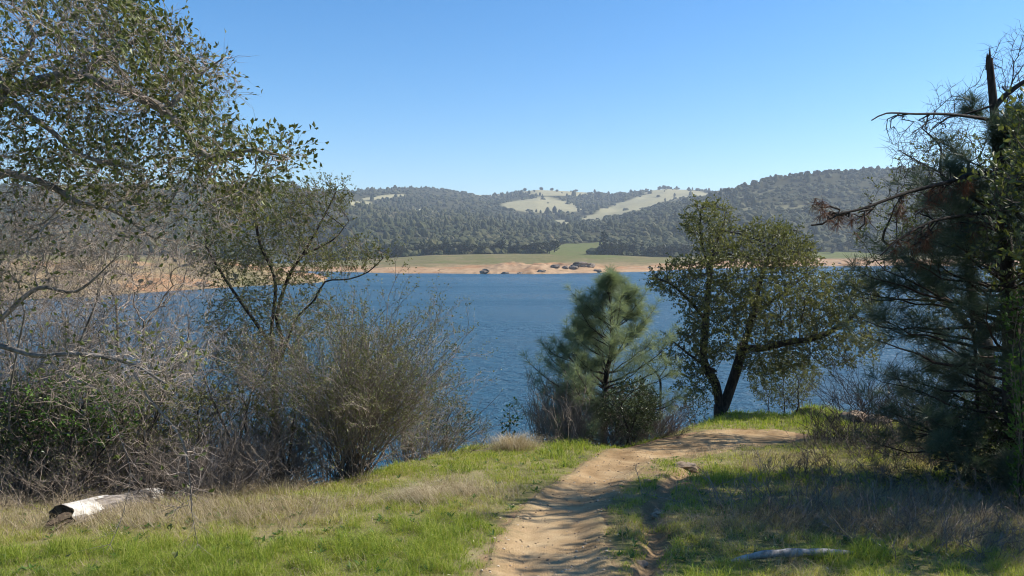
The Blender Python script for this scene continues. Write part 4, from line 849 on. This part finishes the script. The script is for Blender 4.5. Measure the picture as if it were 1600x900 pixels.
fan('bare_shrub', 'dead grey brush in the middle below the dark green bush', gat(945, plane_pt(945, 690)[1] + .3), 80, 1.0, .6, M['twig_mid'], M['twig_mid'], k1=8, k2=4, r=.006, foot=.25, tr=.002)
fan('bare_shrub', 'dark leafless scrub against the water right of the oak', gat(1345, 16.5), 50, 1.7, .8, M['twig_dark'], M['twig_dark'], k1=9, k2=4, r=.009, foot=.3, tr=.003)
fan('bare_shrub', 'dark leafless scrub in front of the pale bank rocks', gat(1420, 14.2), 50, 1.4, .8, M['twig_dark'], M['twig_dark'], k1=9, k2=4, r=.009, foot=.3, tr=.0026)
fan('bare_shrub', 'dark twiggy scrub growing on the knoll right of the path', gat(1330, 13.2), 90, .8, .9, M['twig_dark'], M['twig_dark'], k1=9, k2=4, r=.006, foot=.45, tr=.002)
fan('bare_shrub', 'dark twiggy scrub left of the bush under the pine', gat(1430, 11.2), 90, .8, .9, M['twig_dark'], M['twig_mid'], k1=9, k2=4, r=.006, foot=.4, tr=.002)
fan('bare_shrub', 'brown dead weeds in the shaded grass below the pine', gat(1385, 8.6), 60, .42, .8, M['twig_mid'], M['twig_mid'], k1=8, k2=4, r=.003, foot=.45, tr=.0013)
fan('bare_shrub', 'grey brown dead weeds beside the washed out gully', gat(1200, 7.6), 46, .40, .7, M['twig_grey'], M['twig_mid'], k1=7, k2=3, r=.003, foot=.4, tr=.0013)
fan('bare_shrub', 'few pale dead stalks leaning right of the gully', gat(1130, 7.7), 9, .5, .9, M['twig_grey'], M['twig_grey'], k1=3, k2=2, r=.004, foot=.012, tr=.0014)
fan('bare_shrub', 'pale dead stalks standing in the sunlit green grass right of the path', gat(1195, 9.8), 18, .42, .5, M['twig_grey'], M['twig_grey'], k1=4, k2=2, r=.003, foot=.02, tr=.0014)
fan('bare_shrub', 'brown dead weeds near the lower right corner', gat(1530, 6.8), 60, .45, .8, M['twig_mid'], M['twig_mid'], k1=8, k2=4, r=.003, foot=.45, tr=.0013)
xb, yb = dirs(1535, 500)[0] * 13.9, 13.9; rt = np.array([xb, yb, Gs(xb, yb) - .1]); q = rdir(2200) * rng.uniform(.2, 1, (2200, 1)) ** .5
tree('oak_tree', 'dark oak standing behind the broken pine', 'tree', [[rt, rt + (.1, 0, 1.5), rt + (-.2, .1, 3), rt + (-.3, 0, 4.6)], [rt + (0, 0, 1.8), rt + (-1.0, .2, 3.0), rt + (-1.8, 0, 3.6)], [rt + (0, 0, 1.8), rt + (.9, -.2, 3.2), rt + (1.6, 0, 3.8)]], rt + np.array([-.2, 0, 3.7]) + q * np.array([2.0, 1.3, 2.0]), .15, .005, .13, M['bark_dark'], M['twig_dark'], M['oak_leaf'], kill=.24, ntw=3, tl=(.12, .3), tr=.003, lpt=6, ls=(.04, .065), thick=.02)
xe, ye = 6.5, 8.05; rt = np.array([xe, ye, Gs(xe, ye) - .1]); q = rdir(1500) * rng.uniform(.2, 1, (1500, 1)) ** .5
tree('oak_tree', 'leafy oak behind the broken pine trunk at the right edge', 'tree', [[rt, rt + (.1, 0, 1.4), rt + (-.2, .1, 2.6), rt + (-.2, 0, 4.0)], [rt + (0, 0, 1.6), rt + (-.9, .1, 2.7), rt + (-1.5, 0, 3.2)], [rt + (0, 0, 1.6), rt + (.9, -.2, 2.9), rt + (1.4, 0, 3.3)]], rt + np.array([-.1, 0, 3.2]) + q * np.array([1.8, .75, 1.6]), .14, .005, .12, M['bark_dark'], M['twig_dark'], M['oak_leaf'], kill=.22, ntw=3, tl=(.12, .3), tr=.003, lpt=6, ls=(.045, .07), thick=.02)
wl = [(1240, 800, .42), (1315, 770, .5), (1290, 822, .4), (1440, 815, .45), (1480, 790, .5), (1340, 735, .6), (1400, 715, .7), (1300, 705, .6), (1500, 745, .6), (1590, 800, .5), (1255, 745, .4), (1370, 830, .35), (1450, 850, .4), (1570, 850, .4)]
for px, py, H in wl:
    b_ = gp(px, py); fan('dead_weed', 'dark brown dead weed clump in the shaded grass below the broken pine', b_, 44, H, .85, M['twig_mid'], M['twig_dark' if py < 750 else 'twig_mid'], k1=8, k2=4, r=.003, foot=.3, tr=.0014, group='dead weeds in the grass below the broken pine')
# tree just past the right edge, its branches and shade reach in
xr, yr = 6.05, 6.75
rt = np.array([xr, yr, Gs(xr, yr) - .1])
q = rdir(2600) * rng.uniform(.3, 1, (2600, 1)) ** .5
tree('oak_tree', 'shady oak just past the right edge with leaves reaching in', 'tree', [[rt, rt + (0.1, 0, 1.2), rt + (-.2, .1, 2.4), rt + (-.3, 0, 3.3)], [rt + (-.1, 0, 1.8), rt + (-.9, .1, 2.6), rt + (-1.5, 0, 3.0)], [rt + (0, 0, 2), rt + (.8, -.3, 3)]], rt + np.array([-.2, 0, 3.1]) + q * np.array([1.9, .8, 1.4]), .14, .005, .12, M['bark_dark'], M['twig_dark'], M['oak_leaf'], ntw=4, tl=(.15, .35), tr=.003, lpt=7, ls=(.05, .08), thick=.02)

# ------------------------------------------------------------ grass
def scatter(n, y0=4.4, y1=23.0, um=.74):
    y = np.exp(rng.uniform(math.log(y0), math.log(y1), n)); return rng.uniform(-um, um, n) * y, y
def zone(cx, cy, rx, ry, x, y):
    p = plane_pt(np.array([float(cx)]), np.array([float(cy)]))[0]; return np.exp(-(((x - p[0]) / rx) ** 2 + ((y - p[1]) / ry) ** 2))
def place_ok(x, y, margin=.02, past=.9):
    d, w = dist_poly(x, y, tC, tW); d2, _ = dist_poly(x, y, gullyC)
    edge = w * rng.uniform(.82, 1.04, len(x)) + margin + .26 * (fbm(x * 4, y * 4, 31) - .5)
    b = smooth(.2, 1.4, y - edge_y(x)) * smooth(6.8, 7.6, x)
    return (d > edge) & (d2 > .07 + .12 * (vnoise(x * 4, y * 4, 81) - .3)) & (y - edge_y(x) < past) & (rng.random(len(x)) > b)
def blades(x, y, h, w, lean, tone, az=None):
    n = len(x); z = G(x, y) - .01; a = rng.uniform(0, 2 * math.pi, n) if az is None else az; b = rng.uniform(0, 2 * math.pi, n)
    d = np.stack([np.cos(a), np.sin(a), np.zeros(n)], 1); s = np.stack([np.cos(b), np.sin(b), np.zeros(n)], 1) * (w * .5)[:, None]
    p = np.stack([x, y, z], 1); hv = h[:, None]; l = lean[:, None]; up = np.array([[0, 0, 1.]])
    m_ = p + up * hv * .55 * (1 - .25 * l) + d * hv * l * .28; t = p + up * hv * np.maximum(.12, (1 - .62 * l)) + d * hv * l * .95
    V = np.stack([p - s, p + s, m_ + s * .75, m_ - s * .75, t], 1).reshape(-1, 3); k = np.arange(n)[:, None] * 5
    return V, np.concatenate([k + np.array([[0, 1, 2]]), k + np.array([[0, 2, 3]]), k + np.array([[3, 2, 4]])]), np.repeat(tone, 5)
def straw_field(x, y):
    s = .9 * (fbm(x * 1.5, y * 1.5, 82, 5) - .48) * 2 + .35 * (fbm(x * 5, y * 5, 80, 3) - .5) * 2
    s = s + 1.0 * .65 * zone(240, 810, 1.2, .9, x, y) + .5 * zone(30, 800, 1.4, .9, x, y) + .55 * zone(420, 800, .9, .5, x, y) + .5 * zone(350, 760, 2.2, .6, x, y) + .6 * zone(800, 697, .7, .9, x, y) + .55 * zone(680, 775, .7, .5, x, y)
    s = s + .45 * zone(1300, 800, 2.0, 1.3, x, y) + .5 * zone(1500, 820, 1.5, 1.3, x, y) + .5 * zone(1250, 830, 1.3, .6, x, y) + .35 * zone(1350, 745, 2, 1.4, x, y)
    s = s - .9 * zone(480, 872, 1.5, .55, x, y) - .8 * zone(150, 880, 1.8, .4, x, y) - .6 * zone(700, 850, .6, .7, x, y) - .7 * zone(1200, 655, 2.4, 2.2, x, y) - .6 * zone(1170, 750, .7, .8, x, y) - .5 * zone(900, 700, 1.6, 1.5, x, y) - .5 * zone(1440, 750, .8, .6, x, y) - .4 * zone(1300, 850, 1.3, .4, x, y)
    return s
x, y = scatter(560000); ok = place_ok(x, y, past=1.4); x, y = x[ok], y[ok]
sf = straw_field(x, y); n = len(x)
bare = zone(1045, 752, .7, 1.3, x, y) * smooth(.35, .6, fbm(x * 2.4, y * 2.4, 33)); k = rng.random(n) > bare * .9; x, y, sf = x[k], y[k], sf[k]; n = len(x)
lush = smooth(.1, -.5, sf)
d_, w_ = dist_poly(x, y, tC, tW); near = 1 - .6 * (1 - smooth(0, .35, d_ - w_))
h = rng.uniform(.02, .075, n) * (1 + .9 * lush + .5 * vnoise(x * 2, y * 2, 83)) * near * (.45 + 1.3 * smooth(.35, .75, vnoise(x * 7, y * 7, 86)))
tone = np.clip(.33 + .38 * smooth(-.35, .75, sf) + rng.normal(0, .19, n) + .30 * (fbm(x * 3, y * 3, 84) - .5), 0, 1)
gr = mk('grass', [blades(x, y, h, np.maximum(.0032, .00062 * y) * rng.uniform(.7, 1.3, n), rng.uniform(.3, 1.25, n), tone)], M['grass'])
tag(gr, 'short green grass on the hillside', 'grass', kind='stuff')
# dry straw, taller, tangled, leaning in drifts
x, y = scatter(330000); ok = place_ok(x, y, .10, 1.6); x, y = x[ok], y[ok]; sf = straw_field(x, y)
k = rng.random(len(x)) < .06 + .75 * smooth(.15, .95, sf); x, y, sf = x[k], y[k], sf[k]; n = len(x)
h = rng.uniform(.12, .34, n) * (.6 + .55 * smooth(.1, 1, sf)); az = 6.28 * fbm(x * .8, y * .8, 85) * 2 + rng.normal(0, .9, n)
sg = mk('dry_grass', [blades(x, y, h, np.maximum(.0022, .00042 * y) * rng.uniform(.7, 1.2, n), np.clip(rng.normal(.95, .35, n), .15, 1.45), np.clip(rng.normal(.48, .2, n) - .12 * (x > 1), 0, 1), az)], M['straw'])
tag(sg, 'tall tangled dry straw among the grass', 'dry grass', kind='stuff')
# fallen leaves
x, y = scatter(1500, 4.4, 12); d_, w_ = dist_poly(x, y, tC, tW); k = (rng.random(len(x)) < np.where(d_ < w_, .12, .16 + .6 * zone(760, 850, .9, 1.2, x, y))); x, y = x[k], y[k]; n = len(x)
v, f = leaves(np.stack([x, y, G(x, y) + .02], 1), nrm(np.stack([rng.normal(size=n), rng.normal(size=n), rng.normal(0, .25, n)], 1)), rng.uniform(.02, .035, n), rng.uniform(.012, .02, n), fold=.1, nr=nrm(np.stack([rng.normal(0, .3, n), rng.normal(0, .3, n), np.ones(n)], 1)))
M['litter'] = leaf_mat('fallen_leaf', [(0, (.16, .10, .05)), (.6, (.42, .34, .20)), (1, (.7, .62, .45))], trans=0, rough=.6)
tag(mk('fallen_leaves', [(v, f, np.repeat(rng.random(n), 4))], M['litter']), 'pale fallen leaves scattered in the grass', 'leaves', kind='stuff')
# loose grit and little stones on the path
i_ = rng.integers(0, NT, 1500); t_ = rng.random(1500); gp2 = tL[i_] * (1 - t_[:, None]) + tR[i_] * t_[:, None] + rng.normal(0, .04, (1500, 2)); keep_ = gp2[:, 1] < 13; gp2 = gp2[keep_]; n = len(gp2)
gv, gf = ico(1); sz = .003 + .011 * rng.random(n) ** 4; q_ = gv[None] * (.75 + .5 * rng.random((n, len(gv), 1))) * sz[:, None, None] * np.array([1.2, 1, .7]); q_ = q_ + np.stack([gp2[:, 0], gp2[:, 1], G(gp2[:, 0], gp2[:, 1]) + .012], 1)[:, None]
M['grit'] = leaf_mat('path_grit', [(0, (.16, .11, .07)), (.6, (.38, .28, .18)), (1, (.55, .45, .33))], rough=.9, trans=0, spec=.1)
tag(mk('gravel', [(q_.reshape(-1, 3), (gf[None] + np.arange(n)[:, None, None] * len(gv)).reshape(-1, 3), np.repeat(rng.random(n), len(gv)))], M['grit']), 'loose grit and little stones on the dirt path', 'gravel', kind='stuff')
# leafy weeds low in the lawn
x, y = scatter(2600, 4.4, 12); ok = place_ok(x, y, .05, -.3); x, y = x[ok], y[ok]; k = rng.random(len(x)) < .25 + .5 * smooth(.5, .65, fbm(x * 1.2, y * 1.2, 87)); x, y = x[k], y[k]; n = len(x); k = np.repeat(np.arange(n), 7); a_ = rng.uniform(0, 6.28, len(k)); e_ = rng.uniform(.1, .9, len(k))
v, f = leaves(np.stack([x[k], y[k], G(x, y)[k] + .01], 1), np.stack([np.cos(a_), np.sin(a_), e_], 1), rng.uniform(.03, .075, len(k)), rng.uniform(.012, .028, len(k)), fold=.15, nr=np.tile([[0, 0, 1.]], (len(k), 1)))
tag(mk('weeds', [(v, f, np.repeat(np.clip(rng.normal(.4, .2, len(k)), 0, 1), 4))], M['bright_leaf']), 'small leafy weeds low in the grass', 'weeds', kind='stuff')
# straw tussocks: a few that stand out
def tussock(px, py, n, R, H, label, flat=.6, azb=None):
    p = gp(px, py); q = np.abs(rng.normal(0, 1, n)); a = rng.uniform(0, 6.28, n); x = p[0] + R * .35 * np.cos(a) * q; y = p[1] + R * .3 * np.sin(a) * q
    az = a + rng.normal(0, .5, n) if azb is None else azb + rng.normal(0, .55, n)
    v, f, t_ = blades(x, y, rng.uniform(.5, 1.1, n) * H, np.full(n, .0022) * max(1, p[1] / 7), np.clip(rng.normal(flat, .25, n), .1, 1.4), np.clip(rng.normal(.66, .18, n), 0, 1), az)
    tag(mk('grass_tussock', [(v, f, t_)], M['straw'], loc=p), label, 'grass tussock')
tussock(805, 702, 1500, .55, .42, 'pale straw tussock at the brink beside the pale green sapling', .8)
tussock(670, 782, 900, .75, .42, 'flattened swath of dry straw in the middle of the left grass', 1.25, 3.3)
tussock(735, 772, 350, .4, .3, 'small patch of combed dry straw left of the path', 1.2, 3.0)
tussock(1165, 735, 160, .3, .3, 'thin dry straw tuft in the green grass right of the path', .5)

# ------------------------------------------------------------ logs and stones
m, t, o, N = mat('weathered_log'); L = t.links.new
tc = N("ShaderNodeTexCoord"); mp = N("ShaderNodeMapping"); mp.inputs["Scale"].default_value = (2.2, 14, 14); L(tc.outputs["Object"], mp.inputs[0])
n1 = N("ShaderNodeTexNoise", i_Scale=2.2, i_Detail=7., i_Roughness=.7); L(mp.outputs[0], n1.inputs[0])
r = ramp(N, [(.32, (.05, .042, .036)), (.5, (.17, .145, .125)), (.68, (.30, .265, .235))]); L(n1.outputs[0], r.inputs[0])
b = N("ShaderNodeBsdfPrincipled", i_Roughness=.9); b.inputs["Specular IOR Level"].default_value = .15; L(r.outputs[0], b.inputs["Base Color"])
bp = N("ShaderNodeBump", i_Strength=.8, i_Distance=.02); L(n1.outputs[0], bp.inputs["Height"]); L(bp.outputs[0], b.inputs["Normal"]); L(b.outputs[0], o.inputs[0]); M['log'] = m
M['log_white'] = bark_mat('bleached_wood', (.28, .245, .205), (.60, .56, .50), 16., bump=.5); M['log_heart'] = bark_mat('dark_rotten_heartwood', (.03, .022, .016), (.11, .08, .055), 20.)
A = gp(96, 822); B = gp(236, 778); R0, R1 = .135, .10
A = A + np.array([0, 0, R0 * .40]); B = B + np.array([0, .12, R1 * .45])
axis = nrm((B - A)[None])[0]; Ln = np.linalg.norm(B - A); wv = nrm(np.cross(axis, [0, 0, 1.])[None])[0]; uv = np.cross(wv, axis)
lg = empty('fallen_log', A, 'fallen grey log with bleached white patches lying in dry grass', 'log')
Rm = np.array([axis, -wv, uv]).T    # local x along the log
from mathutils import Matrix
lg.rotation_euler = Matrix([list(r_) for r_ in Rm]).to_euler()
ns, nr_ = 90, 44
tt = np.linspace(0, 1, ns)[:, None]; th = np.linspace(0, 2 * math.pi, nr_, endpoint=False)[None]
def log_r(t_, a_, k=1.0):
    r_ = R0 + (R1 - R0) * t_; cx = np.cos(a_); cy = np.sin(a_)
    return r_ * (1 + .10 * (vnoise(t_ * 5 + cx, cy * 2 + t_ * 2, 91) - .5) * 2 + .035 * (vnoise(cx * 9 + t_ * 3, cy * 9 + t_ * 7, 92) - .5) * k + .02 * np.sin(a_ * 9 + 3 * t_))
def shell(t_, a_, r_): return np.stack(np.broadcast_arrays(t_ * Ln, r_ * np.cos(a_), r_ * np.sin(a_)), -1).reshape(-1, 3)
ii = np.arange(ns * nr_).reshape(ns, nr_); jj = np.roll(ii, -1, 1); Q = np.stack([ii[:-1], jj[:-1], jj[1:], ii[1:]], -1).reshape(-1, 4)
rag = .05 * (vnoise(np.cos(th) * 4, np.sin(th) * 4, 93) - .5); tj = tt + rag * (1 - tt) ** 6 + rag * tt ** 6
mk('bark', [(shell(tj, th, log_r(tt, th)), Q)], M['log'], parent=lg, smooth_shade=True)
# end grain, hollowed and dark
cap = []
for e, t_ in ((0, tj[0]), (1, tj[-1])):
    rr = np.array([1., .9, .7, .45, .2, .02])[:, None]; dep = np.array([0, .01, .035, .06, .09, .11])[:, None] * (1 if e == 0 else -.35)
    v = np.stack(np.broadcast_arrays(t_[None] * Ln + dep * (1.0 + .5 * np.sin(th * 5)), rr * .985 * log_r(np.full_like(th, float(e)), th) * np.cos(th), rr * .985 * log_r(np.full_like(th, float(e)), th) * np.sin(th)), -1).reshape(-1, 3)
    i_ = np.arange(6 * nr_).reshape(6, nr_); j_ = np.roll(i_, -1, 1); q_ = np.stack([i_[:-1], j_[:-1], j_[1:], i_[1:]], -1).reshape(-1, 4)
    mk('log_end', [(v, q_ if e else q_[:, ::-1])], M['log_heart'] if e == 0 else M['log_white'], parent=lg, smooth_shade=True)
# bleached sapwood where the bark is gone: raised 3 mm
Tm = (tt[:-1] + tt[1:]) / 2; am = th
top = np.angle(np.exp(1j * (am - .95)))          # 0 = the sunny upper front side
edge = .10 * (fbm(Tm * 26, am * 2.2, 94) - .5) * 2
m1 = (Tm + edge * .5 < .26) & (np.abs(top) < 1.9 + edge) | ((Tm + edge * .4 < .43) & (np.abs(top - .35) < .42 + edge))
m2 = (Tm + edge * .5 > .86) & (np.abs(top) < 2.2 + edge)
Q3 = Q.reshape(ns - 1, nr_, 4)
for m_ in (m1, m2):
    sel = Q3[np.broadcast_to(m_, (ns - 1, nr_))]; used, inv = np.unique(sel, return_inverse=True); v = shell(tj, th, log_r(tt, th) + .0035)[used]
    mk('bleached_patch', [(v, inv.reshape(-1, 4))], M['log_white'], parent=lg, smooth_shade=True)
# rotten splinters sticking from the broken end
sp = []
for k in range(7):
    a_ = math.pi + rng.uniform(-1.2, 1.2); p = np.array([0.02, R0 * .8 * math.cos(a_), R0 * .8 * math.sin(a_) * .6]); sp.append(tube([p, p + (-.12, 0, -.01), p + (-rng.uniform(.2, .38), rng.normal(0, .03), -.05)], [.018, .014, .003], 4))
mk('splinters', [join(sp)], M['log_heart'], parent=lg)['kind'] = 'stuff'
# grey branch lying in the grass lower right
a0 = gp(1142, 882); b0 = gp(1335, 872); mid = (a0 + b0) / 2
pth = spline([a0 + (0, 0, .02), a0 * .75 + b0 * .25 + (0, 0, .06), mid + (0, 0, .065), a0 * .2 + b0 * .8 + (0, 0, .055), b0 + (0, .03, .03)], .03); nn = len(pth)
lr = np.interp(np.linspace(0, 1, nn), [0, .12, .5, .85, 1], [.010, .026, .032, .026, .010]) * (1 + .12 * np.sin(np.arange(nn) * .9))
br = mk('fallen_branch', [tube(pth, lr, 9)], bark_mat('grey_dead_wood', (.16, .145, .13), (.42, .39, .35), 16), smooth_shade=True, loc=a0); tag(br, 'grey weathered branch lying in shaded grass at lower right', 'branch')
for (px, py, R, lab) in [(1068, 728, .24, 'flat sandy stone at the head of the gully by the path'), (1010, 752, .11, 'small tan stone in the bare dirt right of the path'), (1032, 800, .12, 'tan stone on the left lip of the gully'), (1052, 790, .10, 'brown stone in the shaded gully'), (905, 716, .05, 'dark little stone on the left edge of the path'), (1075, 765, .08, 'small stone right of the gully'), (1000, 870, .10, 'reddish stone at the path edge near the bottom')]:
    p = gp(px, py); o = rock_mesh('stone', R * .75, int(px), M['rock'], flat=.5); o.location = p + (0, 0, -R * .12); o.rotation_euler = (0, 0, rng.uniform(0, 6)); tag(o, lab, 'stone')
for (px, py, R, lab) in [(1335, 655, .36, 'pale rock on the sunlit bank above the water, left of two'), (1372, 660, .34, 'pale rock on the sunlit bank above the water, right of two'), (1440, 668, .45, 'pale bank rock below the pine branches')]:
    p = gp(px, py); o = rock_mesh('bank_rock', R, int(px), M['rock'], flat=.5); o.location = p; o.rotation_euler = (0, 0, rng.uniform(0, 6)); tag(o, lab, 'rock')
